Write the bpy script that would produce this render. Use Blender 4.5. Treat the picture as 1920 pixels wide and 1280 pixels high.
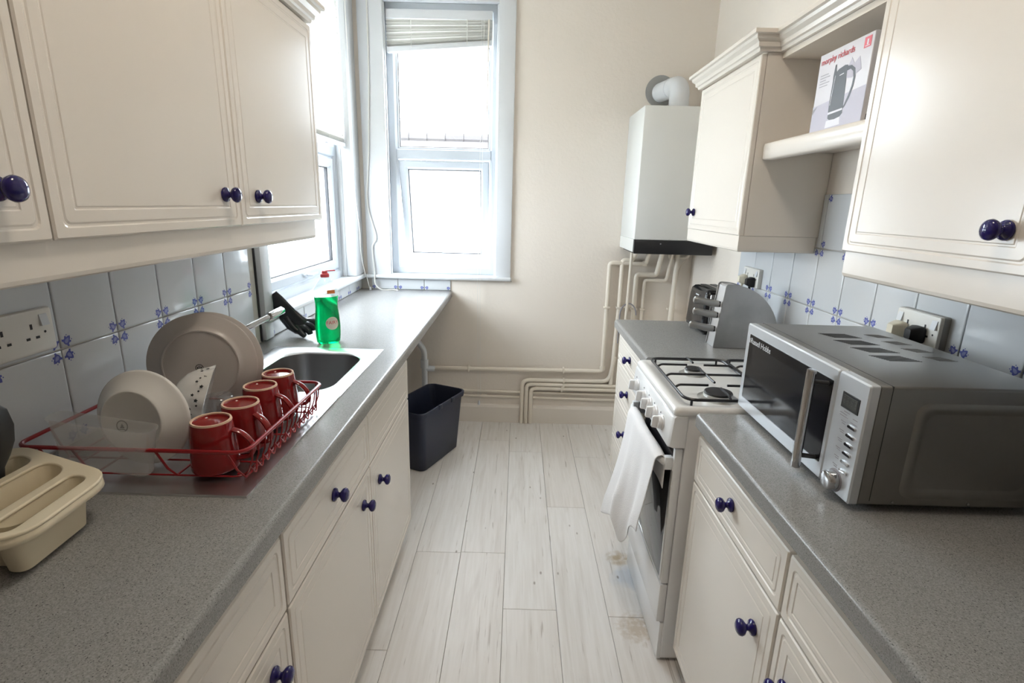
import bpy, bmesh, math, random
from mathutils import Vector, Matrix
random.seed(7)
for o in list(bpy.data.objects): bpy.data.objects.remove(o)
scene = bpy.context.scene
COL = scene.collection
PI = math.pi

# ------------------------------------------------------------------ camera
cam_d = bpy.data.cameras.new('camera'); cam = bpy.data.objects.new('camera', cam_d); COL.objects.link(cam)
cam_d.sensor_width = 36.0; cam_d.lens = 985.553 * 36.0 / 1920.0; cam_d.clip_start = 0.02
R = Matrix(((0.99962004, -0.02686883, 0.00615178), (0.01275953, 0.25322757, -0.96732259), (0.02443303, 0.96703354, 0.25347419)))
M4 = R.to_4x4(); M4.translation = (0, 0, 1.47); cam.matrix_world = M4
scene.camera = cam
# ------------------------------------------------------------------ world, lights, exposure
scene.view_settings.view_transform = 'Standard'; scene.view_settings.look = 'None'
scene.view_settings.gamma = 1.0; scene.view_settings.use_curve_mapping = False
scene.view_settings.exposure = 0.85
world = bpy.data.worlds.new('overcast_sky'); scene.world = world; world.use_nodes = True
wb = world.node_tree.nodes['Background']; wb.inputs[0].default_value = (0.85, 0.93, 1.0, 1); wb.inputs[1].default_value = 11.0
def portal(name, loc, rot, sx, sy):
    d = bpy.data.lights.new(name, 'AREA'); d.shape = 'RECTANGLE'; d.size = sx; d.size_y = sy; d.cycles.is_portal = True
    o = bpy.data.objects.new(name, d); COL.objects.link(o); o.location = loc; o.rotation_euler = rot
portal('window_portal', (-1.24, 2.68, 1.79), (0, -PI/2, 0), 1.56, 1.18)
portal('window_portal', (-0.48, 3.62, 1.79), (-PI/2, 0, 0), 0.68, 1.56)

# ------------------------------------------------------------------ materials
def mat(name, col, rough=0.5, metal=0.0, spec=0.5, trans=0.0, ior=1.45, coat=0.0, bump=None, var=None, sheen=0.0, alpha=1.0):
    m = bpy.data.materials.new(name); m.use_nodes = True; nt = m.node_tree; b = nt.nodes['Principled BSDF']
    b.inputs['Base Color'].default_value = (*col, 1); b.inputs['Roughness'].default_value = rough
    b.inputs['Metallic'].default_value = metal; b.inputs['Specular IOR Level'].default_value = spec
    b.inputs['Transmission Weight'].default_value = trans; b.inputs['IOR'].default_value = ior
    b.inputs['Coat Weight'].default_value = coat; b.inputs['Alpha'].default_value = alpha
    if sheen: b.inputs['Sheen Weight'].default_value = sheen
    if bump or var:
        tc = nt.nodes.new('ShaderNodeTexCoord')
    if bump:  # (scale, strength, distance, stretch)
        n = nt.nodes.new('ShaderNodeTexNoise'); n.inputs['Scale'].default_value = bump[0]; n.inputs['Detail'].default_value = 4
        mp = nt.nodes.new('ShaderNodeMapping'); mp.inputs['Scale'].default_value = bump[3] if len(bump) > 3 else (1, 1, 1)
        nt.links.new(tc.outputs['Object'], mp.inputs[0]); nt.links.new(mp.outputs[0], n.inputs['Vector'])
        bp = nt.nodes.new('ShaderNodeBump'); bp.inputs['Strength'].default_value = bump[1]; bp.inputs['Distance'].default_value = bump[2]
        nt.links.new(n.outputs['Fac'], bp.inputs['Height']); nt.links.new(bp.outputs[0], b.inputs['Normal'])
    if var:   # (scale, colour2, low, high, stretch)
        n = nt.nodes.new('ShaderNodeTexNoise'); n.inputs['Scale'].default_value = var[0]; n.inputs['Detail'].default_value = 5
        mp = nt.nodes.new('ShaderNodeMapping'); mp.inputs['Scale'].default_value = var[4] if len(var) > 4 else (1, 1, 1)
        nt.links.new(tc.outputs['Object'], mp.inputs[0]); nt.links.new(mp.outputs[0], n.inputs['Vector'])
        r = nt.nodes.new('ShaderNodeValToRGB'); r.color_ramp.elements[0].position = var[2]; r.color_ramp.elements[1].position = var[3]
        r.color_ramp.elements[0].color = (*col, 1); r.color_ramp.elements[1].color = (*var[1], 1)
        nt.links.new(n.outputs['Fac'], r.inputs[0]); nt.links.new(r.outputs[0], b.inputs['Base Color'])
    return m

def see_through(name, col, opacity, rough=0.05, gloss=0.1, body=None, glow=0.5):
    """thin clear sheet: mostly transparent, a little gloss and milky body"""
    m = bpy.data.materials.new(name); m.use_nodes = True; nt = m.node_tree; nt.nodes.clear()
    out = nt.nodes.new('ShaderNodeOutputMaterial'); t = nt.nodes.new('ShaderNodeBsdfTransparent'); t.inputs[0].default_value = (*col, 1)
    g = nt.nodes.new('ShaderNodeBsdfGlossy'); g.inputs['Roughness'].default_value = rough
    mx = nt.nodes.new('ShaderNodeMixShader'); mx.inputs[0].default_value = gloss
    nt.links.new(t.outputs[0], mx.inputs[1]); nt.links.new(g.outputs[0], mx.inputs[2]); last = mx
    if opacity > 0:
        d = nt.nodes.new('ShaderNodeBsdfDiffuse'); d.inputs[0].default_value = (*(body or (0.85, 0.87, 0.88)), 1)
        tr = nt.nodes.new('ShaderNodeBsdfTranslucent'); tr.inputs[0].default_value = (*(body or (0.85, 0.87, 0.88)), 1)
        md = nt.nodes.new('ShaderNodeMixShader'); md.inputs[0].default_value = glow
        nt.links.new(d.outputs[0], md.inputs[1]); nt.links.new(tr.outputs[0], md.inputs[2])
        m2 = nt.nodes.new('ShaderNodeMixShader'); m2.inputs[0].default_value = opacity
        nt.links.new(mx.outputs[0], m2.inputs[1]); nt.links.new(md.outputs[0], m2.inputs[2]); last = m2
    nt.links.new(last.outputs[0], out.inputs[0])
    return m

def worktop_material():
    m = mat('grey_speckled_laminate', (0.33, 0.33, 0.335), 0.27, bump=(500, 0.06, 0.001)); nt = m.node_tree; b = nt.nodes['Principled BSDF']
    tc = nt.nodes.new('ShaderNodeTexCoord')
    def ramp(scale, p0, p1, c0, c1, detail=2):
        n = nt.nodes.new('ShaderNodeTexNoise'); n.inputs['Scale'].default_value = scale; n.inputs['Detail'].default_value = detail
        nt.links.new(tc.outputs['Object'], n.inputs['Vector'])
        r = nt.nodes.new('ShaderNodeValToRGB'); e = r.color_ramp.elements
        e[0].position, e[1].position = p0, p1; e[0].color = (*c0, 1); e[1].color = (*c1, 1)
        nt.links.new(n.outputs['Fac'], r.inputs[0]); return r
    base = ramp(420, 0.32, 0.68, (0.215, 0.212, 0.208), (0.325, 0.32, 0.31))
    dark = ramp(460, 0.31, 0.37, (0.25, 0.25, 0.26), (1, 1, 1))
    light = ramp(560, 0.66, 0.72, (0, 0, 0), (0.08, 0.08, 0.075))
    mu = nt.nodes.new('ShaderNodeMix'); mu.data_type = 'RGBA'; mu.blend_type = 'MULTIPLY'; mu.inputs[0].default_value = 1
    nt.links.new(base.outputs[0], mu.inputs[6]); nt.links.new(dark.outputs[0], mu.inputs[7])
    ad = nt.nodes.new('ShaderNodeMix'); ad.data_type = 'RGBA'; ad.blend_type = 'ADD'; ad.inputs[0].default_value = 1
    nt.links.new(mu.outputs[2], ad.inputs[6]); nt.links.new(light.outputs[0], ad.inputs[7])
    nt.links.new(ad.outputs[2], b.inputs['Base Color'])
    return m

def plank_material():
    m = mat('whitewashed_board', (0.72, 0.68, 0.64), 0.42); nt = m.node_tree; b = nt.nodes['Principled BSDF']
    tc = nt.nodes.new('ShaderNodeTexCoord'); oi = nt.nodes.new('ShaderNodeObjectInfo')
    geo = nt.nodes.new('ShaderNodeNewGeometry')
    off = nt.nodes.new('ShaderNodeVectorMath'); off.operation = 'MULTIPLY_ADD'
    comb = nt.nodes.new('ShaderNodeCombineXYZ')
    for i in range(3): nt.links.new(oi.outputs['Random'], comb.inputs[i])
    off.inputs[1].default_value = (13.7, 29.1, 5.3)
    nt.links.new(comb.outputs[0], off.inputs[0]); nt.links.new(geo.outputs['Position'], off.inputs[2])
    def noise(stretch, scale, detail, dist=0.0):
        mp = nt.nodes.new('ShaderNodeMapping'); mp.inputs['Scale'].default_value = stretch
        nt.links.new(off.outputs[0], mp.inputs[0])
        n = nt.nodes.new('ShaderNodeTexNoise'); n.inputs['Scale'].default_value = scale; n.inputs['Detail'].default_value = detail
        n.inputs['Distortion'].default_value = dist
        nt.links.new(mp.outputs[0], n.inputs['Vector']); return n
    def ramp(fac, p0, p1, c0, c1):
        r = nt.nodes.new('ShaderNodeValToRGB'); e = r.color_ramp.elements
        e[0].position, e[1].position = p0, p1; e[0].color = (*c0, 1); e[1].color = (*c1, 1)
        nt.links.new(fac, r.inputs[0]); return r
    def mul(a, bb, f=1.0):
        x = nt.nodes.new('ShaderNodeMix'); x.data_type = 'RGBA'; x.blend_type = 'MULTIPLY'; x.inputs[0].default_value = f
        nt.links.new(a, x.inputs[6]); nt.links.new(bb, x.inputs[7]); return x.outputs[2]
    g1 = ramp(noise((30, 1.6, 1), 2.4, 6, 0.4).outputs['Fac'], 0.34, 0.62, (0.79, 0.76, 0.73), (0.85, 0.825, 0.805))
    g2 = ramp(noise((9, 0.8, 1), 1.6, 5, 1.5).outputs['Fac'], 0.30, 0.46, (0.90, 0.885, 0.87), (1, 1, 1))
    # knots: small dark spots
    vo = nt.nodes.new('ShaderNodeTexVoronoi'); vo.inputs['Scale'].default_value = 7.5
    mp = nt.nodes.new('ShaderNodeMapping'); mp.inputs['Scale'].default_value = (1.9, 0.9, 1); nt.links.new(off.outputs[0], mp.inputs[0])
    nt.links.new(mp.outputs[0], vo.inputs['Vector'])
    k = ramp(vo.outputs['Distance'], 0.030, 0.085, (0.45, 0.41, 0.38), (1, 1, 1))
    # dark grain streaks
    st = ramp(noise((70, 2.6, 1), 1.3, 3, 0.8).outputs['Fac'], 0.27, 0.35, (0.60, 0.56, 0.525), (1, 1, 1))
    tint = ramp(oi.outputs['Random'], 0.0, 1.0, (0.95, 0.93, 0.91), (1.0, 1.0, 1.0))
    c = mul(mul(mul(mul(g1.outputs[0], g2.outputs[0]), k.outputs[0]), st.outputs[0], 0.8), tint.outputs[0])
    def stain(c, px, py, r, col, sc):
        d = nt.nodes.new('ShaderNodeVectorMath'); d.operation = 'DISTANCE'; d.inputs[1].default_value = (px, py, 0)
        nt.links.new(geo.outputs['Position'], d.inputs[0])
        n = nt.nodes.new('ShaderNodeTexNoise'); n.inputs['Scale'].default_value = sc; n.inputs['Detail'].default_value = 4; nt.links.new(geo.outputs['Position'], n.inputs['Vector'])
        mr = nt.nodes.new('ShaderNodeMapRange'); mr.inputs[1].default_value = 0; mr.inputs[2].default_value = r; mr.inputs[3].default_value = 1; mr.inputs[4].default_value = 0
        nt.links.new(d.outputs['Value'], mr.inputs[0])
        mm = nt.nodes.new('ShaderNodeMath'); mm.operation = 'MULTIPLY'; nt.links.new(mr.outputs[0], mm.inputs[0]); nt.links.new(n.outputs['Fac'], mm.inputs[1])
        rr = ramp(mm.outputs[0], 0.18, 0.42, (1, 1, 1), col); return mul(c, rr.outputs[0])
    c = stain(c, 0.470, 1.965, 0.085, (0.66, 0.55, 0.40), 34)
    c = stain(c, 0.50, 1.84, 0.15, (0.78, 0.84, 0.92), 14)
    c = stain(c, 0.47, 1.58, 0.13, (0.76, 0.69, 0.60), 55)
    nt.links.new(c, b.inputs['Base Color'])
    return m

CREAM = mat('cream_gloss_laminate', (0.78, 0.725, 0.655), 0.22, bump=(90, 0.035, 0.002, (1, 1, 0.15)))
CARC = mat('cream_carcass_board', (0.76, 0.69, 0.60), 0.4)
WALL = mat('cream_wall_paint', (0.82, 0.755, 0.68), 0.75, bump=(60, 0.22, 0.006))
SKIRT = mat('cream_gloss_skirting_paint', (0.83, 0.77, 0.70), 0.4)
WHITEP = mat('white_gloss_paint', (0.70, 0.72, 0.745), 0.35)
UPVC = mat('white_plastic_frame', (0.55, 0.59, 0.64), 0.35)
GASK = mat('black_rubber_seal_and_shade', (0.03, 0.03, 0.035), 0.5)
CEIL = mat('white_ceiling_paint', (0.84, 0.83, 0.80), 0.8, bump=(50, 0.1, 0.004))
TILE = mat('white_glazed_tile', (0.65, 0.675, 0.70), 0.09, spec=0.55, bump=(14, 0.10, 0.004))
BLUEP = mat('blue_tile_print', (0.12, 0.14, 0.42), 0.15)
LAVP = mat('lavender_tile_print', (0.30, 0.33, 0.58), 0.15)
GROUT = mat('grey_grout', (0.56, 0.54, 0.50), 0.85)
WORK = worktop_material(); PLANK = plank_material()
SUBF = mat('dark_underfloor', (0.16, 0.14, 0.12), 0.9)
NAVY = mat('navy_ceramic', (0.013, 0.008, 0.11), 0.06, spec=0.6)
STEEL = mat('brushed_stainless_steel', (0.62, 0.62, 0.63), 0.34, 1.0, bump=(40, 0.05, 0.001, (1, 12, 1)))
STEELB = mat('darker_sink_bowl_steel', (0.30, 0.30, 0.305), 0.40, 1.0)  # darker copy of the deck steel for the inside of the bowl
STEELD = mat('dull_stainless_steel', (0.40, 0.395, 0.385), 0.38, 1.0, var=(9, (0.52, 0.51, 0.50), 0.35, 0.7))
CHROME = mat('chrome', (0.55, 0.55, 0.56), 0.12, 1.0)
RED = mat('red_plastic_coating', (0.30, 0.010, 0.014), 0.3)
REDG = mat('red_glazed_stoneware', (0.24, 0.010, 0.011), 0.08, spec=0.6)
CLAY = mat('bare_clay_foot', (0.72, 0.50, 0.36), 0.7)
CHINA = mat('white_china', (0.78, 0.765, 0.735), 0.16)
STONE = mat('warm_grey_china', (0.56, 0.52, 0.49), 0.25)
BLACKP = mat('black_printed_ink', (0.02, 0.02, 0.022), 0.5)
BEIGE = mat('cream_moulded_plastic', (0.80, 0.71, 0.53), 0.4, bump=(300, 0.05, 0.001))
CLEARP = see_through('clear_plastic', (0.985, 0.985, 0.985), 0.20, 0.12, 0.08, body=(0.93, 0.94, 0.94))
GLASSM = see_through('clear_drinking_glass', (0.93, 0.94, 0.95), 0.05, 0.02, 0.16)
PANE = see_through('window_glass', (0.98, 0.99, 0.99), 0.0, 0.0, 0.06)
DARKP = mat('dark_grey_nylon', (0.06, 0.065, 0.07), 0.35)
BLACK = mat('black_gloss_plastic', (0.012, 0.012, 0.014), 0.12)
BLACKM = mat('black_satin_plastic', (0.018, 0.018, 0.02), 0.4)
RUBBER = mat('black_rubber', (0.022, 0.025, 0.030), 0.27, bump=(60, 0.2, 0.004))
BINM = mat('navy_bin_plastic', (0.022, 0.028, 0.055), 0.42, bump=(200, 0.08, 0.001))
ENAMEL = mat('white_enamel', (0.86, 0.865, 0.875), 0.18)
ENAMELG = mat('gap_shaded_enamel_side', (0.60, 0.61, 0.625), 0.4)  # white enamel greyed for the shade beside the cooker; not applied anywhere
HOBM = mat('hob_enamel', (0.84, 0.835, 0.82), 0.16, var=(9, (0.74, 0.66, 0.54), 0.64, 0.85))
IRON = mat('black_enamelled_wire', (0.012, 0.012, 0.016), 0.3)
ALUM = mat('cast_aluminium', (0.55, 0.55, 0.54), 0.35, 1.0)
OVENG = mat('dark_oven_glass', (0.012, 0.011, 0.013), 0.05, spec=0.6)
TOWEL = mat('white_terry_cloth', (0.85, 0.83, 0.83), 0.95, sheen=0.4, bump=(420, 0.6, 0.003))
MWB = mat('silver_painted_steel', (0.27, 0.265, 0.25), 0.33, 0.75)
MWF = mat('silver_plastic_fascia', (0.66, 0.69, 0.73), 0.28, 0.45)
LCD = mat('grey_display', (0.10, 0.105, 0.10), 0.2)
PIPE = mat('cream_painted_pipe', (0.84, 0.77, 0.67), 0.3)
BOILW = mat('white_boiler_casing', (0.78, 0.79, 0.77), 0.3)
ROS = mat('grey_flue_seal', (0.33, 0.33, 0.32), 0.6)
CARD = mat('printed_card', (0.62, 0.60, 0.63), 0.3)
CARDS = mat('card_edge', (0.58, 0.55, 0.50), 0.5)
PINK = mat('pink_ink', (0.75, 0.18, 0.22), 0.5)
REDI = mat('red_ink', (0.66, 0.08, 0.10), 0.5)
GREYI = mat('grey_ink', (0.30, 0.29, 0.32), 0.5)
PALE = mat('pale_ink', (0.72, 0.71, 0.76), 0.4)
MAUVE = mat('mauve_ink', (0.48, 0.46, 0.54), 0.4)
KETT = mat('dark_kettle_ink', (0.022, 0.025, 0.032), 0.35)
SLAT = see_through('white_blind_slat', (1, 1, 1), 1.0, body=(0.84, 0.83, 0.80))
SLATD = see_through('white_painted_slat', (1, 1, 1), 1.0, body=(0.80, 0.79, 0.75), glow=0.12)
CORD = mat('white_cord', (0.80, 0.79, 0.76), 0.8)
SOCK = mat('white_socket_plastic', (0.78, 0.76, 0.71), 0.3)
IVORY = mat('ivory_plug_plastic', (0.78, 0.72, 0.58), 0.35)
BRASS = mat('grey_socket_edge', (0.33, 0.32, 0.30), 0.5)
RENDER = mat('white_render', (0.85, 0.85, 0.85), 0.9)
SLATE = mat('slate_roof_tile', (0.075, 0.068, 0.068), 0.9)
GRASSM = mat('pale_paving', (0.6, 0.6, 0.58), 0.9)
WARMW = mat('warm_white_shade', (0.85, 0.80, 0.70), 0.6)

# ------------------------------------------------------------------ mesh helpers
class MB:
    def __init__(s): s.v = []; s.f = []; s.m = []; s.s = []
    def add(s, vs, fs, mi=0, smooth=False):
        o = len(s.v); s.v += [Vector(v) for v in vs]
        for f in fs: s.f.append([i + o for i in f]); s.m.append(mi); s.s.append(smooth)
        return s
    def box(s, x0, x1, y0, y1, z0, z1, mi=0):
        vs = [(x, y, z) for z in (z0, z1) for y in (y0, y1) for x in (x0, x1)]
        return s.add(vs, [(0, 2, 3, 1), (4, 5, 7, 6), (0, 1, 5, 4), (2, 6, 7, 3), (0, 4, 6, 2), (1, 3, 7, 5)], mi)
    def rbox(s, x0, x1, y0, y1, z0, z1, b=0.004, seg=2, mi=0):
        bm = bmesh.new(); bmesh.ops.create_cube(bm, size=1.0)
        for v in bm.verts: v.co = ((x0+x1)/2 + v.co.x*(x1-x0), (y0+y1)/2 + v.co.y*(y1-y0), (z0+z1)/2 + v.co.z*(z1-z0))
        bmesh.ops.bevel(bm, geom=list(bm.edges), offset=b, segments=seg, profile=0.5, affect='EDGES')
        bm.verts.index_update(); bm.verts.ensure_lookup_table()
        s.add([v.co.copy() for v in bm.verts], [[v.index for v in f.verts] for f in bm.faces], mi, True); bm.free(); return s
    def loft(s, loops, cap0=True, cap1=True, closed=True, mi=0, smooth=True, wrap=False):
        n = len(loops[0]); vs = [p for l in loops for p in l]; fs = []
        k = len(loops)
        for i in range(k if wrap else k - 1):
            a = i*n; b = ((i+1) % k)*n
            for j in range(n if closed else n-1):
                j2 = (j+1) % n; fs.append((a+j, a+j2, b+j2, b+j))
        if cap0: fs.append(tuple(range(n-1, -1, -1)))
        if cap1: fs.append(tuple((k-1)*n + j for j in range(n)))
        return s.add(vs, fs, mi, smooth)
    def tube(s, path, r, n=8, closed=False, mi=0):
        P = [Vector(p) for p in path]; k = len(P); loops = []
        rr = r if isinstance(r, (list, tuple)) else [r]*k
        T = []
        for i in range(k):
            a = P[(i-1) % k] if (closed or i > 0) else P[i]; b = P[(i+1) % k] if (closed or i < k-1) else P[i]
            T.append((b-a).normalized())
        u = T[0].orthogonal().normalized()
        for i in range(k):
            u = (u - T[i]*u.dot(T[i])); u = u.normalized() if u.length > 1e-6 else T[i].orthogonal().normalized()
            w = T[i].cross(u)
            loops.append([P[i] + (u*math.cos(2*PI*j/n) + w*math.sin(2*PI*j/n))*rr[i] for j in range(n)])
        return s.loft(loops, not closed, not closed, mi=mi, wrap=closed)
    def lathe(s, prof, n=24, c=(0, 0, 0), mi=0, sx=1.0, sy=1.0, smooth=True):
        c = Vector(c); loops = [[c + Vector((max(r, 1e-4)*math.cos(2*PI*j/n)*sx, max(r, 1e-4)*math.sin(2*PI*j/n)*sy, z)) for j in range(n)] for r, z in prof]
        return s.loft(loops, True, True, mi=mi, smooth=smooth)
    def prism(s, pts, fn, w0, w1, mi=0, smooth=False):
        """extrude the polygon pts (u, v) from depth w0 to w1; fn(u, v, w) -> xyz"""
        return s.loft([[fn(u, v, w0) for u, v in pts], [fn(u, v, w1) for u, v in pts]], mi=mi, smooth=smooth)
    def xf(s, M): s.v = [M @ v for v in s.v]; return s
    def join(s, o, mi=None):
        return s.add(o.v, o.f, 0, False) if False else s._j(o, mi)
    def _j(s, o, mi):
        k = len(s.v); s.v += o.v
        for f, m, q in zip(o.f, o.m, o.s): s.f.append([i+k for i in f]); s.m.append(m if mi is None else mi); s.s.append(q)
        return s
    def mesh(s, name, mats, auto=35):
        me = bpy.data.meshes.new(name); me.from_pydata([tuple(v) for v in s.v], [], s.f)
        for m in (mats if isinstance(mats, (list, tuple)) else [mats]): me.materials.append(m)
        me.polygons.foreach_set('material_index', s.m)
        bm = bmesh.new(); bm.from_mesh(me); bmesh.ops.recalc_face_normals(bm, faces=bm.faces)
        bm.to_mesh(me); bm.free()
        me.polygons.foreach_set('use_smooth', s.s)
        if any(s.s): me.set_sharp_from_angle(angle=math.radians(auto))
        me.update(); return me

WO = {}
def link(name, data, parent=None):
    o = bpy.data.objects.new(name, data); COL.objects.link(o)
    if parent: o.parent = parent
    return o
def thing(name, label, cat, loc=(0, 0, 0), group=None):
    o = link(name, None); o.location = loc; WO[o.name] = Vector(loc); o['label'] = label; o['category'] = cat
    o.empty_display_size = 0.05
    if group: o['group'] = group
    return o
def part(name, mb, mats, parent, label=None, kind=None, auto=35):
    off = WO[parent.name]
    mb.v = [v - off for v in mb.v]
    o = link(name, mb.mesh(name, mats, auto), parent); WO[o.name] = off
    if label: o['label'] = label
    if kind: o['kind'] = kind
    return o
def single(name, mb, mats, label, cat, loc=(0, 0, 0), group=None, auto=35):
    loc = Vector(loc); mb.v = [v - loc for v in mb.v]
    o = link(name, mb.mesh(name, mats, auto)); o.location = loc; WO[o.name] = loc; o['label'] = label; o['category'] = cat
    if group: o['group'] = group
    return o
def struct(name, mb, mats, label=None, cat=None):
    o = link(name, mb.mesh(name, mats)); o['kind'] = 'structure'; WO[o.name] = Vector((0, 0, 0))
    if label: o['label'] = label
    if cat: o['category'] = cat
    return o
def copy_tree(o, parent=None):
    c = o.copy(); COL.objects.link(c); c.parent = parent
    for ch in o.children: copy_tree(ch, c)
    return c
def rrect(u0, u1, v0, v1, r, seg=5):
    r = max(min(r, (u1-u0)/2-1e-5, (v1-v0)/2-1e-5), 1e-5); pts = []
    for cx, cy, a0 in ((u1-r, v0+r, -PI/2), (u1-r, v1-r, 0), (u0+r, v1-r, PI/2), (u0+r, v0+r, PI)):
        for i in range(seg+1):
            a = a0 + (PI/2)*i/seg; pts.append((cx + r*math.cos(a), cy + r*math.sin(a)))
    return pts
def fillet(path, r, seg=5):
    P = [Vector(p) for p in path]; out = [P[0]]
    for i in range(1, len(P)-1):
        a, b, c = P[i-1], P[i], P[i+1]; d1 = (a-b); d2 = (c-b); q = min(r, d1.length*0.49, d2.length*0.49)
        p0 = b + d1.normalized()*q; p1 = b + d2.normalized()*q
        for k in range(seg+1):
            t = k/seg; out.append(p0*(1-t)**2 + b*2*t*(1-t) + p1*t*t)
    out.append(P[-1]); return out
def smooth_path(pts, n=6):
    P = [Vector(p) for p in pts]; out = []
    for i in range(len(P)-1):
        p0 = P[max(i-1, 0)]; p1 = P[i]; p2 = P[i+1]; p3 = P[min(i+2, len(P)-1)]
        for k in range(n):
            t = k/n
            out.append(0.5*((2*p1) + (p2-p0)*t + (2*p0-5*p1+4*p2-p3)*t*t + (3*p1-p0-3*p2+p3)*t**3))
    out.append(P[-1]); return out
def faceR(x): return lambda u, v, w: Vector((x + w, u, v))     # plane facing +x (left run), u=y v=z
def faceL(x): return lambda u, v, w: Vector((x - w, u, v))     # plane facing -x (right run)
def faceB(y): return lambda u, v, w: Vector((u, y - w, v))     # plane facing -y (end wall)
def sweep_plan(path, prof, mi=0):
    """moulding: profile (out, z) along plan path (x, y), outward = right hand side of travel; mitred"""
    mb = MB(); P = [Vector((p[0], p[1], 0)) for p in path]; loops = []
    for i, p in enumerate(P):
        d1 = (P[i]-P[i-1]).normalized() if i else None; d2 = (P[i+1]-P[i]).normalized() if i < len(P)-1 else None
        nrm = lambda d: Vector((d.y, -d.x, 0))
        if d1 is None: n = nrm(d2)
        elif d2 is None: n = nrm(d1)
        else:
            n1, n2 = nrm(d1), nrm(d2); n = (n1+n2); n = n/(n.dot(n1)) 
        loops.append([p + n*o + Vector((0, 0, z)) for o, z in prof])
    return mb.loft(loops, mi=mi, smooth=False)
def text(name, body, size, material, parent, M, ext=0.0002, align='CENTER', shear=0.0, spacing=1.0):
    cu = bpy.data.curves.new('t', 'FONT'); cu.body = body; cu.size = size; cu.extrude = ext; cu.align_x = align; cu.align_y = 'CENTER'
    cu.shear = shear; cu.space_character = spacing; cu.resolution_u = 3
    to = bpy.data.objects.new('t', cu); COL.objects.link(to)
    bpy.context.view_layer.update()
    me = bpy.data.meshes.new_from_object(to.evaluated_get(bpy.context.evaluated_depsgraph_get())); bpy.data.objects.remove(to)
    me.name = name; me.transform(M); me.transform(Matrix.Translation(-WO[parent.name])); me.materials.clear(); me.materials.append(material)
    o = link(name, me, parent); WO[o.name] = WO[parent.name]; return o
def basis(origin, ux, uy):
    ux = Vector(ux).normalized(); uy = Vector(uy).normalized(); uz = ux.cross(uy)
    m = Matrix((ux, uy, uz)).transposed().to_4x4(); m.translation = origin; return m

# ------------------------------------------------------------------ the room
XL, XR, YE, YB, ZC = -1.02, 1.12, 3.41, -2.60, 2.95
WS, WT = 0.985, 2.60       # window opening, sill and head
LY0, LY1 = 2.09, 3.27      # left window opening
EX0, EX1 = -0.83, -0.13    # end window opening
T = 0.24
floor = struct('floor', MB().box(XL-T, XR+T, YB-T, YE+T, -0.10, -0.012), SUBF)
mb = MB()
mb.box(XL-T, XL, YB-T, LY0, -0.012, ZC); mb.box(XL-T, XL, LY1, YE, -0.012, ZC)
mb.box(XL-T, XL, LY0, LY1, -0.012, WS-0.005); mb.box(XL-T, XL, LY0, LY1, WT, ZC)
wall_left = struct('wall_left', mb, WALL)
mb = MB()
mb.box(XL-T, EX0, YE, YE+T, -0.012, ZC); mb.box(EX1, XR+T, YE, YE+T, -0.012, ZC)
mb.box(EX0, EX1, YE, YE+T, -0.012, WS-0.005); mb.box(EX0, EX1, YE, YE+T, WT, ZC)
wall_end = struct('wall_end', mb, WALL)
wall_right = struct('wall_right', MB().box(XR, XR+T, YB-T, YE, -0.012, ZC), WALL)
wall_back = struct('wall_back', MB().box(XL, XR, YB-T, YB, -0.012, ZC), WALL)
ceiling = struct('ceiling', MB().box(XL-T, XR+T, YB-T, YE+T, ZC, ZC+0.1), CEIL)
# floor boards
seams = [-1.02, -0.795, -0.60, -0.405, -0.2115, -0.0195, 0.1815, 0.372, 0.565, 0.76, 0.95, 1.12]
butts = {0: [0.4, 1.9], 1: [0.9, 2.3], 2: [0.1, 1.45, 2.8], 3: [0.55, 1.973], 4: [0.75, 1.978, 3.1], 5: [0.30, 1.654, 2.95], 6: [0.8, 2.35], 7: [0.2, 1.63, 2.9], 8: [0.9, 2.2], 9: [0.3, 1.7], 10: [1.1, 2.5]}
for c in range(11):
    ys = [YB] + butts[c] + [YE]
    for a, b in zip(ys[:-1], ys[1:]):
        x0, x1, y0, y1 = seams[c]+0.0006, seams[c+1]-0.0006, a+0.0006, b-0.0006
        m = MB(); e = 0.0012
        m.loft([[(x0, y0, -0.012), (x1, y0, -0.012), (x1, y1, -0.012), (x0, y1, -0.012)],
                [(x0, y0, -e), (x1, y0, -e), (x1, y1, -e), (x0, y1, -e)],
                [(x0+e, y0+e, 0), (x1-e, y0+e, 0), (x1-e, y1-e, 0), (x0+e, y1-e, 0)]], smooth=False)
        part('floor_board', m, PLANK, floor)
# skirting on the end wall
m = MB(); pr = [(0, 0), (0.018, 0), (0.018, 0.108), (0.010, 0.122), (0, 0.128)]
m.loft([[(x, YE - o, z) for o, z in pr] for x in (XL, XR)], smooth=False)
struct('baseboard_end', m, SKIRT)
m = MB(); m.loft([[(XL + o, y, z) for o, z in pr] for y in (2.11, YE-0.018)], smooth=False)
struct('baseboard_left', m, SKIRT)

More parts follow.
